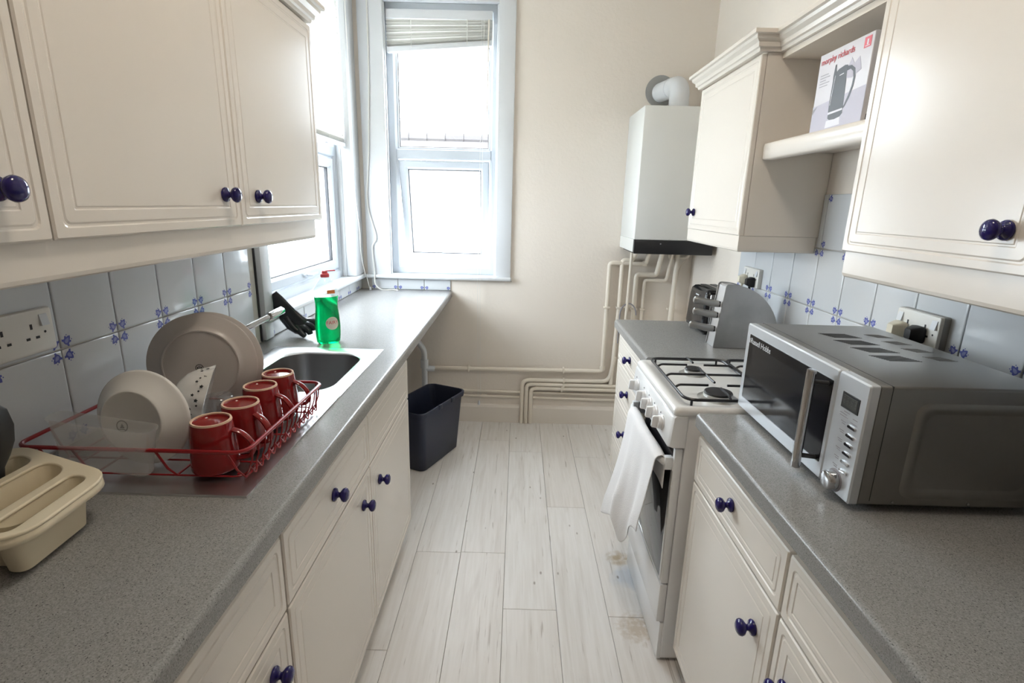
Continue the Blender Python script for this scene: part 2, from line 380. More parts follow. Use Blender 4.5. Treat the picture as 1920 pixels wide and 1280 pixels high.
# ------------------------------------------------------------------ wall tiles
def motif_faces(m, fn, cu, cv, su, sv, h, k=1.25):
    """little blue tulip print pointing away from a tile corner (cu, cv); su, sv = inward signs"""
    half = [(4, 2), (5.5, 6.5), (4, 10), (8, 13), (9.5, 9.5), (13, 8), (16.5, 11), (20, 9.5), (18.5, 5.5), (22.5, 4.5), (27, 0)]
    outline = [(d, -q) for d, q in half] + [(d, q) for d, q in reversed(half[:-1])]
    petal = [(8, -3.4), (13, -4.4), (17.5, -2.6), (20.5, 0), (17.5, 2.6), (13, 4.4), (8, 3.4), (6.5, 0)]
    dots = [[(23 + 1.5*math.cos(t), e*8.5 + 1.5*math.sin(t)) for t in [PI*j/3 for j in range(6)]] for e in (-1, 1)]
    for p, mi, hh in [(outline, 1, h), (petal, 2, h+0.0001)] + [(d, 1, h) for d in dots]:
        vs = [fn(cu + su*((d-q)*0.00066*k + 0.0055), cv + sv*((d+q)*0.00066*k + 0.0055), hh) for d, q in p]
        m.add(vs, [tuple(range(len(vs)))], mi)
TH = 0.008
def tile_mesh(w, h, side, corners=((0, 0), (1, 0), (1, 1), (0, 1)), k=1.08):
    fn = {'L': (lambda u, v, d: Vector((d, u, v))), 'R': (lambda u, v, d: Vector((-d, u, v))), 'E': (lambda u, v, d: Vector((u, -d, v)))}[side]
    m = MB(); loops = []
    for ins, d in ((0, 0), (0, TH-0.0022), (0.0010, TH-0.0009), (0.0028, TH-0.0002), (0.006, TH)):
        loops.append([fn(ins, ins, d), fn(w-ins, ins, d), fn(w-ins, h-ins, d), fn(ins, h-ins, d)])
    m.loft(loops)
    for a, b in corners: motif_faces(m, fn, a*w, b*h, 1-2*a, 1-2*b, TH+0.00025, k)
    me = bpy.data.meshes.new('tile'); me.from_pydata([tuple(v) for v in m.v], [], m.f)
    me.materials.append(TILE); me.materials.append(BLUEP); me.materials.append(LAVP); me.polygons.foreach_set('material_index', m.m); me.polygons.foreach_set('use_smooth', m.s)
    bm = bmesh.new(); bm.from_mesh(me)
    side_n = fn(0, 0, 1) - fn(0, 0, 0)
    bmesh.ops.recalc_face_normals(bm, faces=[f for f in bm.faces if f.material_index == 0])
    for f in bm.faces:
        if f.material_index >= 1 and f.normal.dot(side_n) < 0: f.normal_flip()
    bm.to_mesh(me); bm.free(); return me
def place_tile(me, wall, loc):
    o = link('tile', me, wall); o.location = loc; return o
G = 0.0035; TWd = 0.172; THt = 0.2165
meL = tile_mesh(TWd-G, THt-G, 'L'); meR = tile_mesh(TWd-G, THt-G, 'R')
def grout(wall, name, x0, x1, y0, y1, z0, z1): part(name, MB().box(x0, x1, y0, y1, z0, z1), GROUT, wall)
ys = [1.1165 + TWd*k for k in range(-7, 6)]
grout(wall_left, 'grout_bed', XL, XL+0.0035, ys[0], 2.02, 0.91, 1.35)
for k, y in enumerate(ys):
    if y > 1.95: continue
    w = min(TWd, 2.022 - y)
    me = meL if w > TWd-0.001 else tile_mesh(w-G, THt-G, 'L', ((0, 0), (0, 1)))
    for z in (0.9145, 1.1310): place_tile(me, wall_left, (XL+0.002, y+G/2, z+G/2))
# cut tiles of the low upstand under the sills
meU = tile_mesh(TWd-G, 0.070, 'L', ((0, 0), (1, 0)), 0.95); grout(wall_left, 'grout_bed', XL, XL+0.0035, 2.10, YE, 0.91, 0.985)
y = 2.105
while y < YE - 0.03:
    w = min(TWd, YE-y-0.004)
    place_tile(meU if w > TWd-0.001 else tile_mesh(w-G, 0.070, 'L', ((0, 0),)), wall_left, (XL+0.002, y+G/2, 0.912)); y += TWd
grout(wall_end, 'grout_bed', XL, -0.43, YE-0.0035, YE, 0.91, 0.985)
meE = tile_mesh(TWd-G, 0.070, 'E', ((0, 0), (1, 0)), 0.95); x = -0.43-TWd
while x > XL-0.02:
    place_tile(meE, wall_end, (max(x, XL+0.011)+G/2, YE-0.002, 0.912)); x -= TWd
# right wall: two rows, a third between the cabinets
ysr = [2.657 - TWd*k for k in range(1, 15)]
grout(wall_right, 'grout_bed', XR-0.0035, XR, ysr[-1], 2.657, 0.91, 1.335); grout(wall_right, 'grout_bed', XR-0.0035, XR, 1.37, 1.995, 1.335, 1.53)
for y in ysr:
    for z in (0.905, 1.1215): place_tile(meR, wall_right, (XR-0.002, y+G/2, z+G/2))
meR3 = tile_mesh(TWd-G, 0.190, 'R', ((0, 0), (1, 0), (0, 1), (1, 1)))
for y in ysr:
    if 1.9 < y < 2.0: place_tile(tile_mesh(0.026, 0.190, 'R', ()), wall_right, (XR-0.002, y+G/2, 1.338+G/2))
    if 1.36 < y < 1.86: place_tile(meR3, wall_right, (XR-0.002, y+G/2, 1.338+G/2))

# ------------------------------------------------------------------ windows
def ring(m, fn, u0, u1, v0, v1, wd, w0, w1, bev=0.006, mi=0):
    """picture-frame ring"""
    def rect(i, d): return [fn(u0+i, v0+i, d), fn(u1-i, v0+i, d), fn(u1-i, v1-i, d), fn(u0+i, v1-i, d)]
    m.loft([rect(0, w0), rect(0, w1-bev), rect(bev, w1), rect(wd-bev*2, w1), rect(wd, w1-bev*2), rect(wd, w0)], False, False, smooth=False, wrap=True, mi=mi)
def window_unit(win, fn, u0, u1, v0, v1, split, tilt=0.0):
    fr = MB(); ring(fr, fn, u0, u1, v0, v1, 0.055, -0.035, 0.03)
    part('window_frame', fr, UPVC, win)
    tb = MB(); p = [(split-0.03, -0.035), (split-0.03, 0.024), (split-0.024, 0.03), (split+0.024, 0.03), (split+0.03, 0.024), (split+0.03, -0.035)]
    tb.loft([[fn(u, z, d) for z, d in p] for u in (u0+0.05, u1-0.05)], smooth=False); part('transom', tb, UPVC, win)
    # fixed upper light
    g = MB(); ring(g, fn, u0+0.052, u1-0.052, split+0.028, v1-0.052, 0.014, -0.012, 0.012, 0.002); part('glazing_bead', g, UPVC, win)
    g = MB(); ring(g, fn, u0+0.064, u1-0.064, split+0.040, v1-0.064, 0.006, -0.006, 0.005, 0.001); part('rubber_seal', g, GASK, win)
    g = MB(); p = [(u0+0.06, split+0.035), (u1-0.06, split+0.035), (u1-0.06, v1-0.06), (u0+0.06, v1-0.06)]; g.prism(p, fn, -0.004, 0.0); part('window_pane', g, PANE, win)
    # lower sash, hinged at its top
    hz = split-0.034
    def fs(u, v, w):
        dv = v-hz; return fn(u, hz + dv*math.cos(tilt) + w*math.sin(tilt)*0.0, w + dv*math.sin(tilt))
    s = MB(); ring(s, fs, u0+0.060, u1-0.060, v0+0.062, hz-0.004, 0.052, -0.022, 0.026)
    so = part('opening_sash', s, UPVC, win)
    g = MB(); ring(g, fs, u0+0.110, u1-0.110, v0+0.112, hz-0.054, 0.007, -0.01, 0.008, 0.001); part('rubber_seal', g, GASK, so)
    g = MB(); p = [(u0+0.105, v0+0.107), (u1-0.105, v0+0.107), (u1-0.105, hz-0.049), (u0+0.105, hz-0.049)]; g.prism(p, fs, -0.004, 0.0); part('window_pane', g, PANE, so)
    um = (u0+u1)/2; h = MB(); h.rbox(-0.028, 0.028, -0.007, 0.007, 0, 0.012, 0.003); h.tube([(0, 0, 0.01), (0.012, 0, 0.03), (0.075, 0.002, 0.034)], [0.008, 0.008, 0.006])
    h.v = [fs(um + v.x, v0+0.088 + v.y, 0.026 + v.z) for v in h.v]; part('sash_handle', h, UPVC, so)
    return so
# left window (window_1)
win1 = link('window_1', None); win1['kind'] = 'structure'; WO['window_1'] = Vector()
window_unit(win1, faceR(XL-0.085), LY0, LY1-0.03, WS+0.02, WT, 1.735)
m = MB()
for a, b in ((2.028, LY0+0.012), (LY1-0.035, YE-0.022)): m.rbox(XL-0.03, XL+0.030, a, b, WS+0.027, WT+0.13, 0.005)
m.rbox(XL-0.03, XL+0.028, 2.028, YE-0.022, WT-0.03, WT+0.13, 0.004)
part('window_casing', m, WHITEP, win1)
m = MB(); m.box(XL-0.085, XL-0.03, LY0-0.001, LY0+0.006, WS, WT); m.box(XL-0.085, XL-0.03, LY1-0.036, LY1, WS, WT); part('window_reveal', m, WHITEP, win1)
m = MB(); m.rbox(XL-0.12, XL+0.045, 2.030, YE-0.002, WS-0.001, WS+0.026, 0.010, 3); part('window_sill', m, WHITEP, win1)
m = MB(); m.box(XL+0.001, XL+0.0095, 2.020, 2.0275, 0.912, 1.34); part('gap_shade_strip', m, GASK, win1)  # solid black strip put in for the shade between tiles and casing
m = MB(); m.rbox(XL+0.001, XL+0.024, 2.030, LY0+0.008, 0.915, WS+0.0, 0.003); part('casing_foot', m, WHITEP, win1)
# end window (window_2)
win2 = link('window_2', None); win2['kind'] = 'structure'; WO['window_2'] = Vector()
window_unit(win2, faceB(YE+0.10), EX0+0.005, EX1-0.005, WS+0.02, WT, 1.757, tilt=0.20)
m = MB()
m.rbox(EX1-0.012, -0.043, YE-0.022, YE+0.02, WS+0.02, WT+0.13, 0.005); m.rbox(EX0-0.135, EX0+0.012, YE-0.022, YE+0.02, WS+0.02, WT+0.13, 0.005)
m.rbox(EX0-0.135, -0.043, YE-0.021, YE+0.02, WT-0.02, WT+0.13, 0.004)
part('window_casing', m, WHITEP, win2)
m = MB(); m.rbox(EX0-0.008, EX0+0.020, YE+0.00, YE+0.02, WS+0.02, WT-0.02, 0.006); m.rbox(EX1-0.022, EX1+0.004, YE-0.0, YE+0.02, WS+0.02, WT-0.02, 0.006); part('staff_bead', m, WHITEP, win2)
m = MB(); m.box(EX0-0.001, EX0+0.006, YE+0.02, YE+0.135, WS, WT); m.box(EX1-0.006, EX1+0.001, YE+0.02, YE+0.135, WS, WT); part('window_reveal', m, WHITEP, win2)
m = MB(); m.rbox(XL+0.046, -0.036, YE-0.040, YE+0.115, WS-0.002, WS+0.024, 0.010, 3); part('window_sill', m, WHITEP, win2)
m = MB(); m.box(-0.0385, -0.0355, YE-0.030, YE-0.001, WS-0.004, WS-0.002); part('sill_edge', m, GASK, win2)
# corner post between the windows
m = MB(); m.rbox(XL+0.001, XL+0.028, YE-0.020, YE-0.001, WS+0.024, WT+0.13, 0.003); part('corner_bead', m, WHITEP, win2)

# blinds
def slat_mesh(L, w, axis, tilt, mt=None):
    m = MB(); pr = []
    for t in (-1, -0.33, 0.33, 1): pr.append((t*w/2, 0.0018*(1-t*t)))
    top = [(a, b) for a, b in pr]; bot = [(a, b-0.0007) for a, b in reversed(pr)]
    P = [(a*math.cos(tilt) - b*math.sin(tilt), a*math.sin(tilt) + b*math.cos(tilt)) for a, b in top+bot]
    if axis == 'y': m.loft([[(a, y, b) for a, b in P] for y in (0, L)], smooth=False)
    else: m.loft([[(x, a, b) for a, b in P] for x in (0, L)], smooth=False)
    return m.mesh('slat', mt or SLAT)
bl = thing('venetian_blind', 'white slatted blind lowered halfway over the tall window beside the wall cupboards', 'blind', (XL+0.008-0.012, 2.11, WT-0.03))
part('headrail', MB().rbox(XL-0.03, XL+0.020, 2.11, LY1-0.045, WT-0.045, WT-0.008, 0.003), WHITEP, bl)
me = slat_mesh(LY1-0.045-2.11, 0.025, 'y', math.radians(66)); z = WT-0.06
while z > 1.80:
    o = link('slat', me, bl); o.location = Vector((XL-0.008, 2.11, z)) - WO[bl.name]; z -= 0.0195
m = MB().rbox(XL-0.022, XL+0.006, 2.11, LY1-0.045, 1.765, 1.785, 0.003); part('bottom_rail', m, WHITEP, bl)
me = slat_mesh(LY1-0.045-2.11, 0.025, 'y', math.radians(8))
for k in range(5):
    o = link('slat', me, bl); o.location = Vector((XL-0.008, 2.11, 1.788+k*0.0045)) - WO[bl.name]
for yy in (2.4, 2.95): part('ladder_cord', MB().tube([(XL-0.008+0.014, yy, 1.77), (XL-0.008+0.014, yy, WT-0.04)], 0.0009, 5), CORD, bl)
part('pull_cord', MB().tube(smooth_path([(XL+0.040, 3.23, WT-0.04), (XL+0.042, 3.24, 2.0), (XL+0.040, 3.24, 1.55), (XL+0.05, 3.27, 1.3), (XL+0.046, 3.29, 1.15), (XL+0.060, 3.31, 1.02), (XL+0.065, 3.33, 0.99), (XL+0.075, 3.345, 0.92)], 6), 0.0022, 6), CORD, bl)
m = MB().lathe([(0.002, 0.02), (0.005, 0.016), (0.008, 0.004), (0.008, 0), (0.003, -0.001)], 10, (XL+0.080, 3.345, 0.9115)); part('cord_tassel', m, WHITEP, bl)

be = thing('venetian_blind', 'white slatted blind drawn up askew at the head of the end window', 'blind', (EX0, YE+0.04, WT-0.03))
part('headrail', MB().rbox(EX0+0.022, EX1-0.052, YE+0.022, YE+0.062, 2.500, 2.548, 0.003), WHITEP, be)
L = EX1-0.052-EX0-0.022
for k in range(11):
    f = k/10; zl = 2.485 - 0.128*f; zr = 2.490 - 0.088*f
    me = slat_mesh(L, 0.036, 'x', math.radians(-38 + 14*(k % 3)), SLATD)
    o = link('slat', me, be); o.location = Vector((EX0+0.022, YE+0.042, zl)) - WO[be.name]; o.rotation_euler = (0, -math.atan2(zr-zl, L), 0)
m = MB().rbox(0, L, -0.020, 0.020, -0.026, 0.004, 0.003); m.xf(Matrix.Translation((EX0+0.022, YE+0.042, 2.345)) @ Matrix.Rotation(-math.atan2(0.047, L), 4, 'Y')); part('bottom_rail', m, WHITEP, be)
part('tilt_wand', MB().tube([(EX1-0.072, YE+0.018, 2.50), (EX1-0.074, YE+0.016, 2.42), (EX1-0.079, YE+0.02, 1.90)], [0.006, 0.0045, 0.0035], 8), CARC, be)
for dx in (0.115, 0.10): part('pull_cord', MB().tube([(EX1-dx, YE+0.018, 2.50), (EX1-dx-0.004, YE+0.02, 1.7), (EX1-dx-0.006, YE-0.045, 1.02), (EX1-dx-0.008, YE-0.044, 0.98), (EX1-dx+0.0, YE-0.015, 0.16)], 0.0011, 5), CORD, be)
part('ladder_cord', MB().tube([(EX0+0.17, YE+0.020, 2.50), (EX0+0.17, YE+0.019, 2.345)], 0.0018, 6), CORD, be); part('ladder_cord', MB().tube([(EX1-0.20, YE+0.020, 2.50), (EX1-0.20, YE+0.019, 2.37)], 0.0018, 6), CORD, be)
part('cord_tassel', MB().lathe([(0.002, 0.03), (0.007, 0.022), (0.009, 0.0), (0.004, -0.002)], 10, (EX1-0.108, YE-0.026, 0.13)), WHITEP, be)
# loose cord hanging in the corner between the windows
m = MB().tube(smooth_path([(-0.900, YE-0.030, 2.62), (-0.905, YE-0.030, 2.2), (-0.925, YE-0.030, 1.75), (-0.945, YE-0.032, 1.45), (-0.90, YE-0.034, 1.25), (-0.925, YE-0.036, 1.18), (-0.915, YE-0.044, 1.02), (-0.91, YE-0.055, 0.95), (-0.87, YE-0.06, 0.9145), (-0.80, YE-0.05, 0.914), (-0.76, YE-0.07, 0.914)], 6), 0.0042, 7)
single('blind_cord', m, CORD, 'loose white blind cord hanging in the corner between the two windows', 'cord', (-0.9, YE-0.03, 0.912))

# outside: a pale outbuilding with a tiled roof
nb = thing('outbuilding', 'pale tiled outbuilding faintly seen through the end window', 'building', (0, 9.2, -1.0))
part('wall', MB().box(-6, 5, 8.3, 12.8, -1.0, 1.95), RENDER, nb)
m = MB(); m.loft([[(-6.2, 8.0, 1.88), (-6.2, 10.6, 2.60), (-6.2, 13.1, 1.88)], [(5.2, 8.0, 1.88), (5.2, 10.6, 2.60), (5.2, 13.1, 1.88)]], smooth=False); roof = part('roof', m, SLATE, nb)
mt = MB(); mt.tube([(0, 0, 0), (0.34, 0, 0.0)], [0.10, 0.115], 10)
me = mt.mesh('ridge_tile', SLATE)
for k in range(32): o = link('ridge_tile', me, roof); o.location = Vector((-5.9+k*0.345, 10.6, 2.63)) - WO[nb.name]
struct('ground_outside', MB().box(-14, -1.4, -6, 3.9, -1.2, -1.0).box(-14, 12, 3.9, 30, -1.2, -1.0), GRASSM)

# ------------------------------------------------------------------ fitted kitchen
kn = MB().lathe([(0.0, 0.0), (0.0165, 0.0), (0.0175, 0.003), (0.0155, 0.0065), (0.009, 0.009), (0.0068, 0.012), (0.0068, 0.0155), (0.011, 0.0185), (0.0165, 0.0225), (0.0182, 0.0275), (0.0165, 0.0325), (0.011, 0.036), (0.0, 0.0375)], 24)
kn.xf(Matrix.Rotation(PI/2, 4, 'Y'))
KNOB = kn.mesh('knob', NAVY, 60)
def knob(parent, side, x, y, z):
    o = link('knob', KNOB, parent); o.location = Vector((x, y, z)) - WO[parent.name]
    if side == 'R': o.rotation_euler = (0, 0, PI)
    return o
def door(name, parent, fn, u0, u1, v0, v1, th=0.018):
    m = MB(); L = []
    mx = min(u1-u0, v1-v0)
    i2 = 0.044 if mx > 0.14 else 0.034
    for ins, d, r in ((0, -th, 0.002), (0, -0.003, 0.002), (0.003, 0, 0.003), (0.0170, 0, 0.012), (0.0195, -0.0017, 0.012), (0.0225, -0.0017, 0.011), (0.0255, -0.0004, 0.010),
                      (i2, -0.0004, 0.002), (i2+0.0020, -0.0016, 0.002), (i2+0.0045, -0.0016, 0.002), (i2+0.0065, -0.0006, 0.002)):
        L.append([fn(u, v, d) for u, v in rrect(u0+ins, u1-ins, v0+ins, v1-ins, r, 4)])
    m.loft(L); return part(name, m, CREAM, parent, auto=6)

def base_unit(label, side, y0, y1, fronts, group=None, plinth=True):
    """fronts: (kind, y0, y1, z0, z1, knob (y, z) or None)"""
    xf = -0.445 if side == 'L' else 0.535
    fn = faceR(xf) if side == 'L' else faceL(xf)
    t = thing('base_cabinet', label, 'cabinet', (XL+0.3 if side == 'L' else XR-0.3, (y0+y1)/2, 0), group)
    m = MB()
    if side == 'L': m.box(XL+0.002, xf-0.0185, y0, y1, 0.095, 0.868)
    else: m.box(xf+0.0185, XR-0.002, y0, y1, 0.095, 0.868)
    if label.find('sink') >= 0:
        m = MB(); x1 = xf-0.0185
        m.box(XL+0.002, x1, y0, y0+0.018, 0.095, 0.868); m.box(XL+0.002, x1, y1-0.018, y1, 0.095, 0.868)
        m.box(XL+0.002, x1, y0+0.018, y1-0.018, 0.095, 0.113); m.box(x1-0.018, x1, y0+0.018, y1-0.018, 0.84, 0.868); m.box(XL+0.002, XL+0.014, y0+0.018, y1-0.018, 0.113, 0.7)
    part('carcass', m, CARC, t)
    m = MB(); 
    if side == 'L': m.box(xf-0.075, xf-0.058, y0, y1, 0.002, 0.095)
    else: m.box(xf+0.058, xf+0.075, y0, y1, 0.002, 0.095)
    part('plinth', m, CREAM, t)
    for kind, a, b, c, d, k in fronts:
        o = door(kind, t, fn, a, b, c, d)
        if k: knob(o, side, xf, k[0], k[1])
    return t
ZD, ZT = 0.662, 0.835
base_unit('cream double sink cabinet under the steel sink, beside the navy bin', 'L', 0.888, 2.080,
          [('drawer_front', 0.893, 1.487, ZD+0.006, ZT, (1.175, 0.752)), ('drawer_front', 1.491, 2.078, ZD+0.006, ZT, None),
           ('cabinet_door', 0.893, 1.487, 0.092, ZD, (1.405, 0.578)), ('cabinet_door', 1.492, 2.078, 0.092, ZD, (1.590, 0.562))])
base_unit('cream cabinet with drawer and door under the left worktop, nearest the bottom edge', 'L', 0.345, 0.886,
          [('drawer_front', 0.35, 0.884, ZD+0.006, ZT, (0.615, 0.752)), ('cabinet_door', 0.35, 0.884, 0.092, ZD, (0.806, 0.585))])
base_unit('cream drawer cabinet under the right worktop beside the cooker', 'R', 0.877, 1.402,
          [('drawer_front', 0.879, 1.400, 0.700, 0.838, (1.140, 0.776)), ('cabinet_door', 0.879, 1.400, 0.098, 0.694, (0.957, 0.590))])
base_unit('cream cabinet under the right worktop in the bottom right corner', 'R', 0.35, 0.873,
          [('drawer_front', 0.352, 0.872, 0.700, 0.838, (0.612, 0.776)), ('cabinet_door', 0.352, 0.872, 0.098, 0.694, (0.815, 0.580))])
t = base_unit('cream four drawer cabinet beyond the cooker under the short worktop', 'R', 1.962, 2.630,
          [('drawer_front', 1.965, 2.628, 0.712, 0.838, (2.345, 0.779)), ('drawer_front', 1.965, 2.628, 0.518, 0.706, (2.345, 0.610)),
           ('drawer_front', 1.965, 2.628, 0.300, 0.512, (2.345, 0.405)), ('drawer_front', 1.965, 2.628, 0.098, 0.294, (2.345, 0.19))])

# worktops
def wt_profile(xf, xb, z0=0.868, z1=0.910):
    s = 1 if xf < xb else -1; r = 0.012; P = [(xb, z0), (xf+s*0.004, z0), (xf, z0+0.004)]
    for k in range(6):
        a = PI - (PI/2)*k/5; P.append((xf + s*(r + r*math.cos(a)), z1 - r + r*math.sin(a)))
    P.append((xb, z1)); return P
def worktop(name, label, xf, xb, y0, y1):
    m = MB(); pr = wt_profile(xf, xb); m.loft([[(x, y, z) for x, z in pr] for y in (y0, y1)])
    return single(name, m, WORK, label, 'worktop', ((xf+xb)/2, (y0+y1)/2, 0.868))
worktop('worktop', 'grey speckled worktop under the microwave', 0.518, XR-0.011, 0.30, 1.392)
worktop('worktop', 'short grey speckled worktop under the knife block beyond the cooker', 0.507, XR-0.011, 1.955, 2.640)
m = MB(); BX0, BX1, BY0, BY1 = -0.865, -0.548, 1.455, 1.905
pr = wt_profile(-0.422, XL+0.004)
prF = wt_profile(-0.422, BX1)
m.loft([[(x, y, z) for x, z in pr] for y in (0.30, BY0)]); m.loft([[(x, y, z) for x, z in pr] for y in (BY1, YE-0.003)])
m.loft([[(x, y, z) for x, z in prF] for y in (BY0, BY1)]); m.box(XL+0.004, BX0, BY0, BY1, 0.868, 0.910)
single('worktop', m, WORK, 'long grey speckled worktop with the sink, running to the end window', 'worktop', (-0.7, 1.5, 0.868))

# wall cupboards, left
XU = -0.700
def wall_unit(label, side, y0, y1, z0, z1, xf, doors, side_panel=True):
    fn = faceR(xf) if side == 'L' else faceL(xf)
    t = thing('wall_cabinet', label, 'cabinet', ((XL if side == 'L' else XR), (y0+y1)/2, z0))
    m = MB()
    if side == 'L': m.box(XL+0.002, xf-0.0195, y0, y1, z0, z1)
    else: m.box(xf+0.0195, XR-0.002, y0, y1, z0, z1)
    part('carcass', m, CARC if side == 'L' else CREAM, t)
    for a, b, k in doors:
        o = door('cabinet_door', t, fn, a, b, z0-0.001, z1-0.004)
        if k: knob(o, side, xf, k[0], k[1])
    return t
wall_unit('cream double wall cupboard beside the tall window above the dish rack', 'L', 0.800, 1.898, 1.400, 2.020, XU, [(0.802, 1.3565, (1.290, 1.474)), (1.3595, 1.918, (1.452, 1.472))])
wall_unit('cream wall cupboard cut off at the upper left corner', 'L', 0.245, 0.797, 1.400, 2.020, XU, [(0.248, 0.7985, (0.722, 1.473))])
CRP = [(0.0, 0.0), (0.010, 0.0), (0.013, 0.010), (0.020, 0.013), (0.022, 0.026), (0.034, 0.036), (0.036, 0.046), (0.046, 0.048), (0.046, 0.060), (0.0, 0.060)]
def cornice(label, path, z):
    prof = [(-0.012, z)] + [(o, q+z) for o, q in CRP[1:-1]] + [(-0.012, z+0.060)]
    return single('cornice', sweep_plan(path, prof), CREAM, label, 'cornice', (path[1][0], path[1][1], z))
def pelmet(label, path, z0, z1):
    prof = [(-0.016, z1), (-0.016, z0+0.004), (-0.012, z0), (-0.004, z0), (0.0, z0+0.003), (0.002, z0+0.010), (0.002, z1)]
    return single('light_pelmet', sweep_plan(path, prof), CREAM, label, 'pelmet', (path[1][0], path[1][1], z0))
# travel direction so that the outward side is on the right hand
cornice('cream stepped cornice along the top of the left wall cupboards', [(XU-0.004, 0.245), (XU-0.004, 1.902), (XL+0.004, 1.902)], 2.021)
pelmet('cream light pelmet under the left wall cupboards', [(XU-0.016, 0.245), (XU-0.016, 1.880), (XL+0.012, 1.880)], 1.336, 1.3985)
# wall cupboards, right
XW = 0.820
wall_unit('cream single wall cupboard beside the boiler', 'R', 2.002, 2.618, 1.376, 1.992, XW, [(2.004, 2.617, (2.545, 1.452))])
wall_unit('large cream wall cupboard above the microwave in the upper right', 'R', 0.320, 1.360, 1.376, 1.992, XW, [(0.8435, 1.359, (0.912, 1.447)), (0.322, 0.8405, (0.77, 1.447))])
XB = 0.888
cornice('cream stepped cornice along the right wall cupboards and shelf bay', [(XR-0.004, 2.618), (XW-0.004, 2.618), (XW-0.004, 2.000), (XB, 2.000), (XB, 1.362), (XW-0.004, 1.362), (XW-0.004, 0.320)], 1.9925)
pelmet('cream light pelmet under the single wall cupboard by the boiler', [(XR-0.012, 2.612), (XW+0.004, 2.612), (XW+0.004, 2.004), (XR-0.012, 2.004)], 1.316, 1.3745)
pelmet('cream light pelmet under the large wall cupboard over the microwave', [(XR-0.012, 1.350), (XW+0.010, 1.350), (XW+0.010, 0.320)][::1], 1.311, 1.3745)
sb = thing('open_shelf', 'cream open shelf bay holding the kettle box between the wall cupboards', 'shelf', (1.0, 1.68, 1.643))
m = MB(); L = []
for y in (1.3625, 1.9995):
    L.append([(x, y, z) for x, z in [(XR-0.002, 1.672)] + [(XB+0.012, 1.672), (XB+0.012, 1.643), (XB-0.016, 1.643), (XB-0.021, 1.648), (XB-0.022, 1.69), (XB-0.018, 1.698), (XB-0.010, 1.700), (XR-0.002, 1.700)]])
m.loft(L); part('shelf_board', m, CREAM, sb, auto=50)
part('top_board', MB().box(XB+0.002, XR-0.002, 1.3625, 1.9995, 1.973, 1.9915), CARC, sb)
part('back_panel', MB().box(XR-0.008, XR-0.002, 1.3625, 1.9995, 1.701, 1.972), CARC, sb)

# ------------------------------------------------------------------ kettle box on the shelf
kb = thing('kettle_box', 'printed cardboard kettle box standing on the open shelf', 'box', (0.98, 1.615, 1.7005))
y0, y1, z0, z1, xk = 1.492, 1.742, 1.7008, 1.917, 0.889
part('carton', MB().rbox(xk, xk+0.16, y0, y1, z0, z1, 0.0015, 1), [CARD], kb)
fk = lambda u, v: Vector((xk-0.0004, y1 - u*(y1-y0), z0 + v*(z1-z0)))   # u 0..1 from the left seen from the front
def flat(name, polys, m, lift=0.0):
    q = MB()
    for p in polys:
        a = [fk(u, v) - Vector((lift, 0, 0)) for u, v in p]; b = [v + Vector((0.00035, 0, 0)) for v in a]
        q.loft([a, b], smooth=False)
    return part(name, q, m, kb)
flat('printed_table', [[(0, 0), (1, 0), (1, 0.42), (0, 0.34)]], MAUVE)
flat('printed_table_edge', [[(0, 0.30), (0.10, 0.34), (0.02, 0.25), (0, 0.24)]], GREYI, 0.0002)
flat('printed_backdrop', [[(0.52, 0.60), (0.70, 0.56), (0.86, 0.62), (0.80, 0.78), (0.72, 0.72), (0.66, 0.80), (0.60, 0.70)]], MAUVE, 0.0002)
flat('printed_reflection', [[(0.33, 0.02), (0.62, 0.03), (0.60, 0.13), (0.34, 0.11)]], PALE, 0.0003)
body = [(0.36, 0.14), (0.40, 0.115), (0.50, 0.11), (0.60, 0.125), (0.64, 0.16), (0.63, 0.30), (0.615, 0.50), (0.605, 0.62), (0.60, 0.735), (0.55, 0.745), (0.44, 0.725), (0.40, 0.70), (0.385, 0.74), (0.375, 0.80), (0.355, 0.79), (0.345, 0.66), (0.35, 0.60), (0.345, 0.35)]
flat('printed_kettle', [body], KETT, 0.0004)
arc = [(0.60, 0.72), (0.68, 0.71), (0.75, 0.66), (0.775, 0.56), (0.765, 0.45), (0.725, 0.33), (0.665, 0.235), (0.630, 0.205)]
inn = [(0.63, 0.235), (0.652, 0.262), (0.70, 0.36), (0.735, 0.46), (0.742, 0.55), (0.72, 0.63), (0.67, 0.67), (0.605, 0.665)]
q = MB()
for a in range(7):
    p = [arc[a], arc[a+1], inn[6-a], inn[7-a]]
    A = [fk(u, v) - Vector((0.0004, 0, 0)) for u, v in p]; q.loft([A, [v + Vector((0.00035, 0, 0)) for v in A]], smooth=False)
part('printed_handle', q, KETT, kb)
flat('printed_band', [[(0.355, 0.185), (0.63, 0.20), (0.632, 0.225), (0.352, 0.212)]], PALE, 0.0006)
flat('printed_highlight', [[(0.362, 0.30), (0.370, 0.30), (0.392, 0.66), (0.386, 0.66)], [(0.47, 0.635), (0.55, 0.645), (0.55, 0.655), (0.47, 0.645)]], PALE, 0.0007)
flat('printed_badge', [[(0.84, 0.845), (0.955, 0.845), (0.955, 0.965), (0.84, 0.965)]], PINK, 0.0003)
flat('printed_badge_mark', [[(0.885, 0.875), (0.91, 0.875), (0.91, 0.935), (0.885, 0.935)], [(0.86, 0.86), (0.935, 0.86), (0.935, 0.868), (0.86, 0.868)]], PALE, 0.0005)
Mx = basis(fk(0.045, 0.895) - Vector((0.0006, 0, 0)), (0, -1, 0), (0, 0, 1))
text('printed_brand', 'morphy richards', 0.0240, REDI, kb, Mx, align='LEFT')
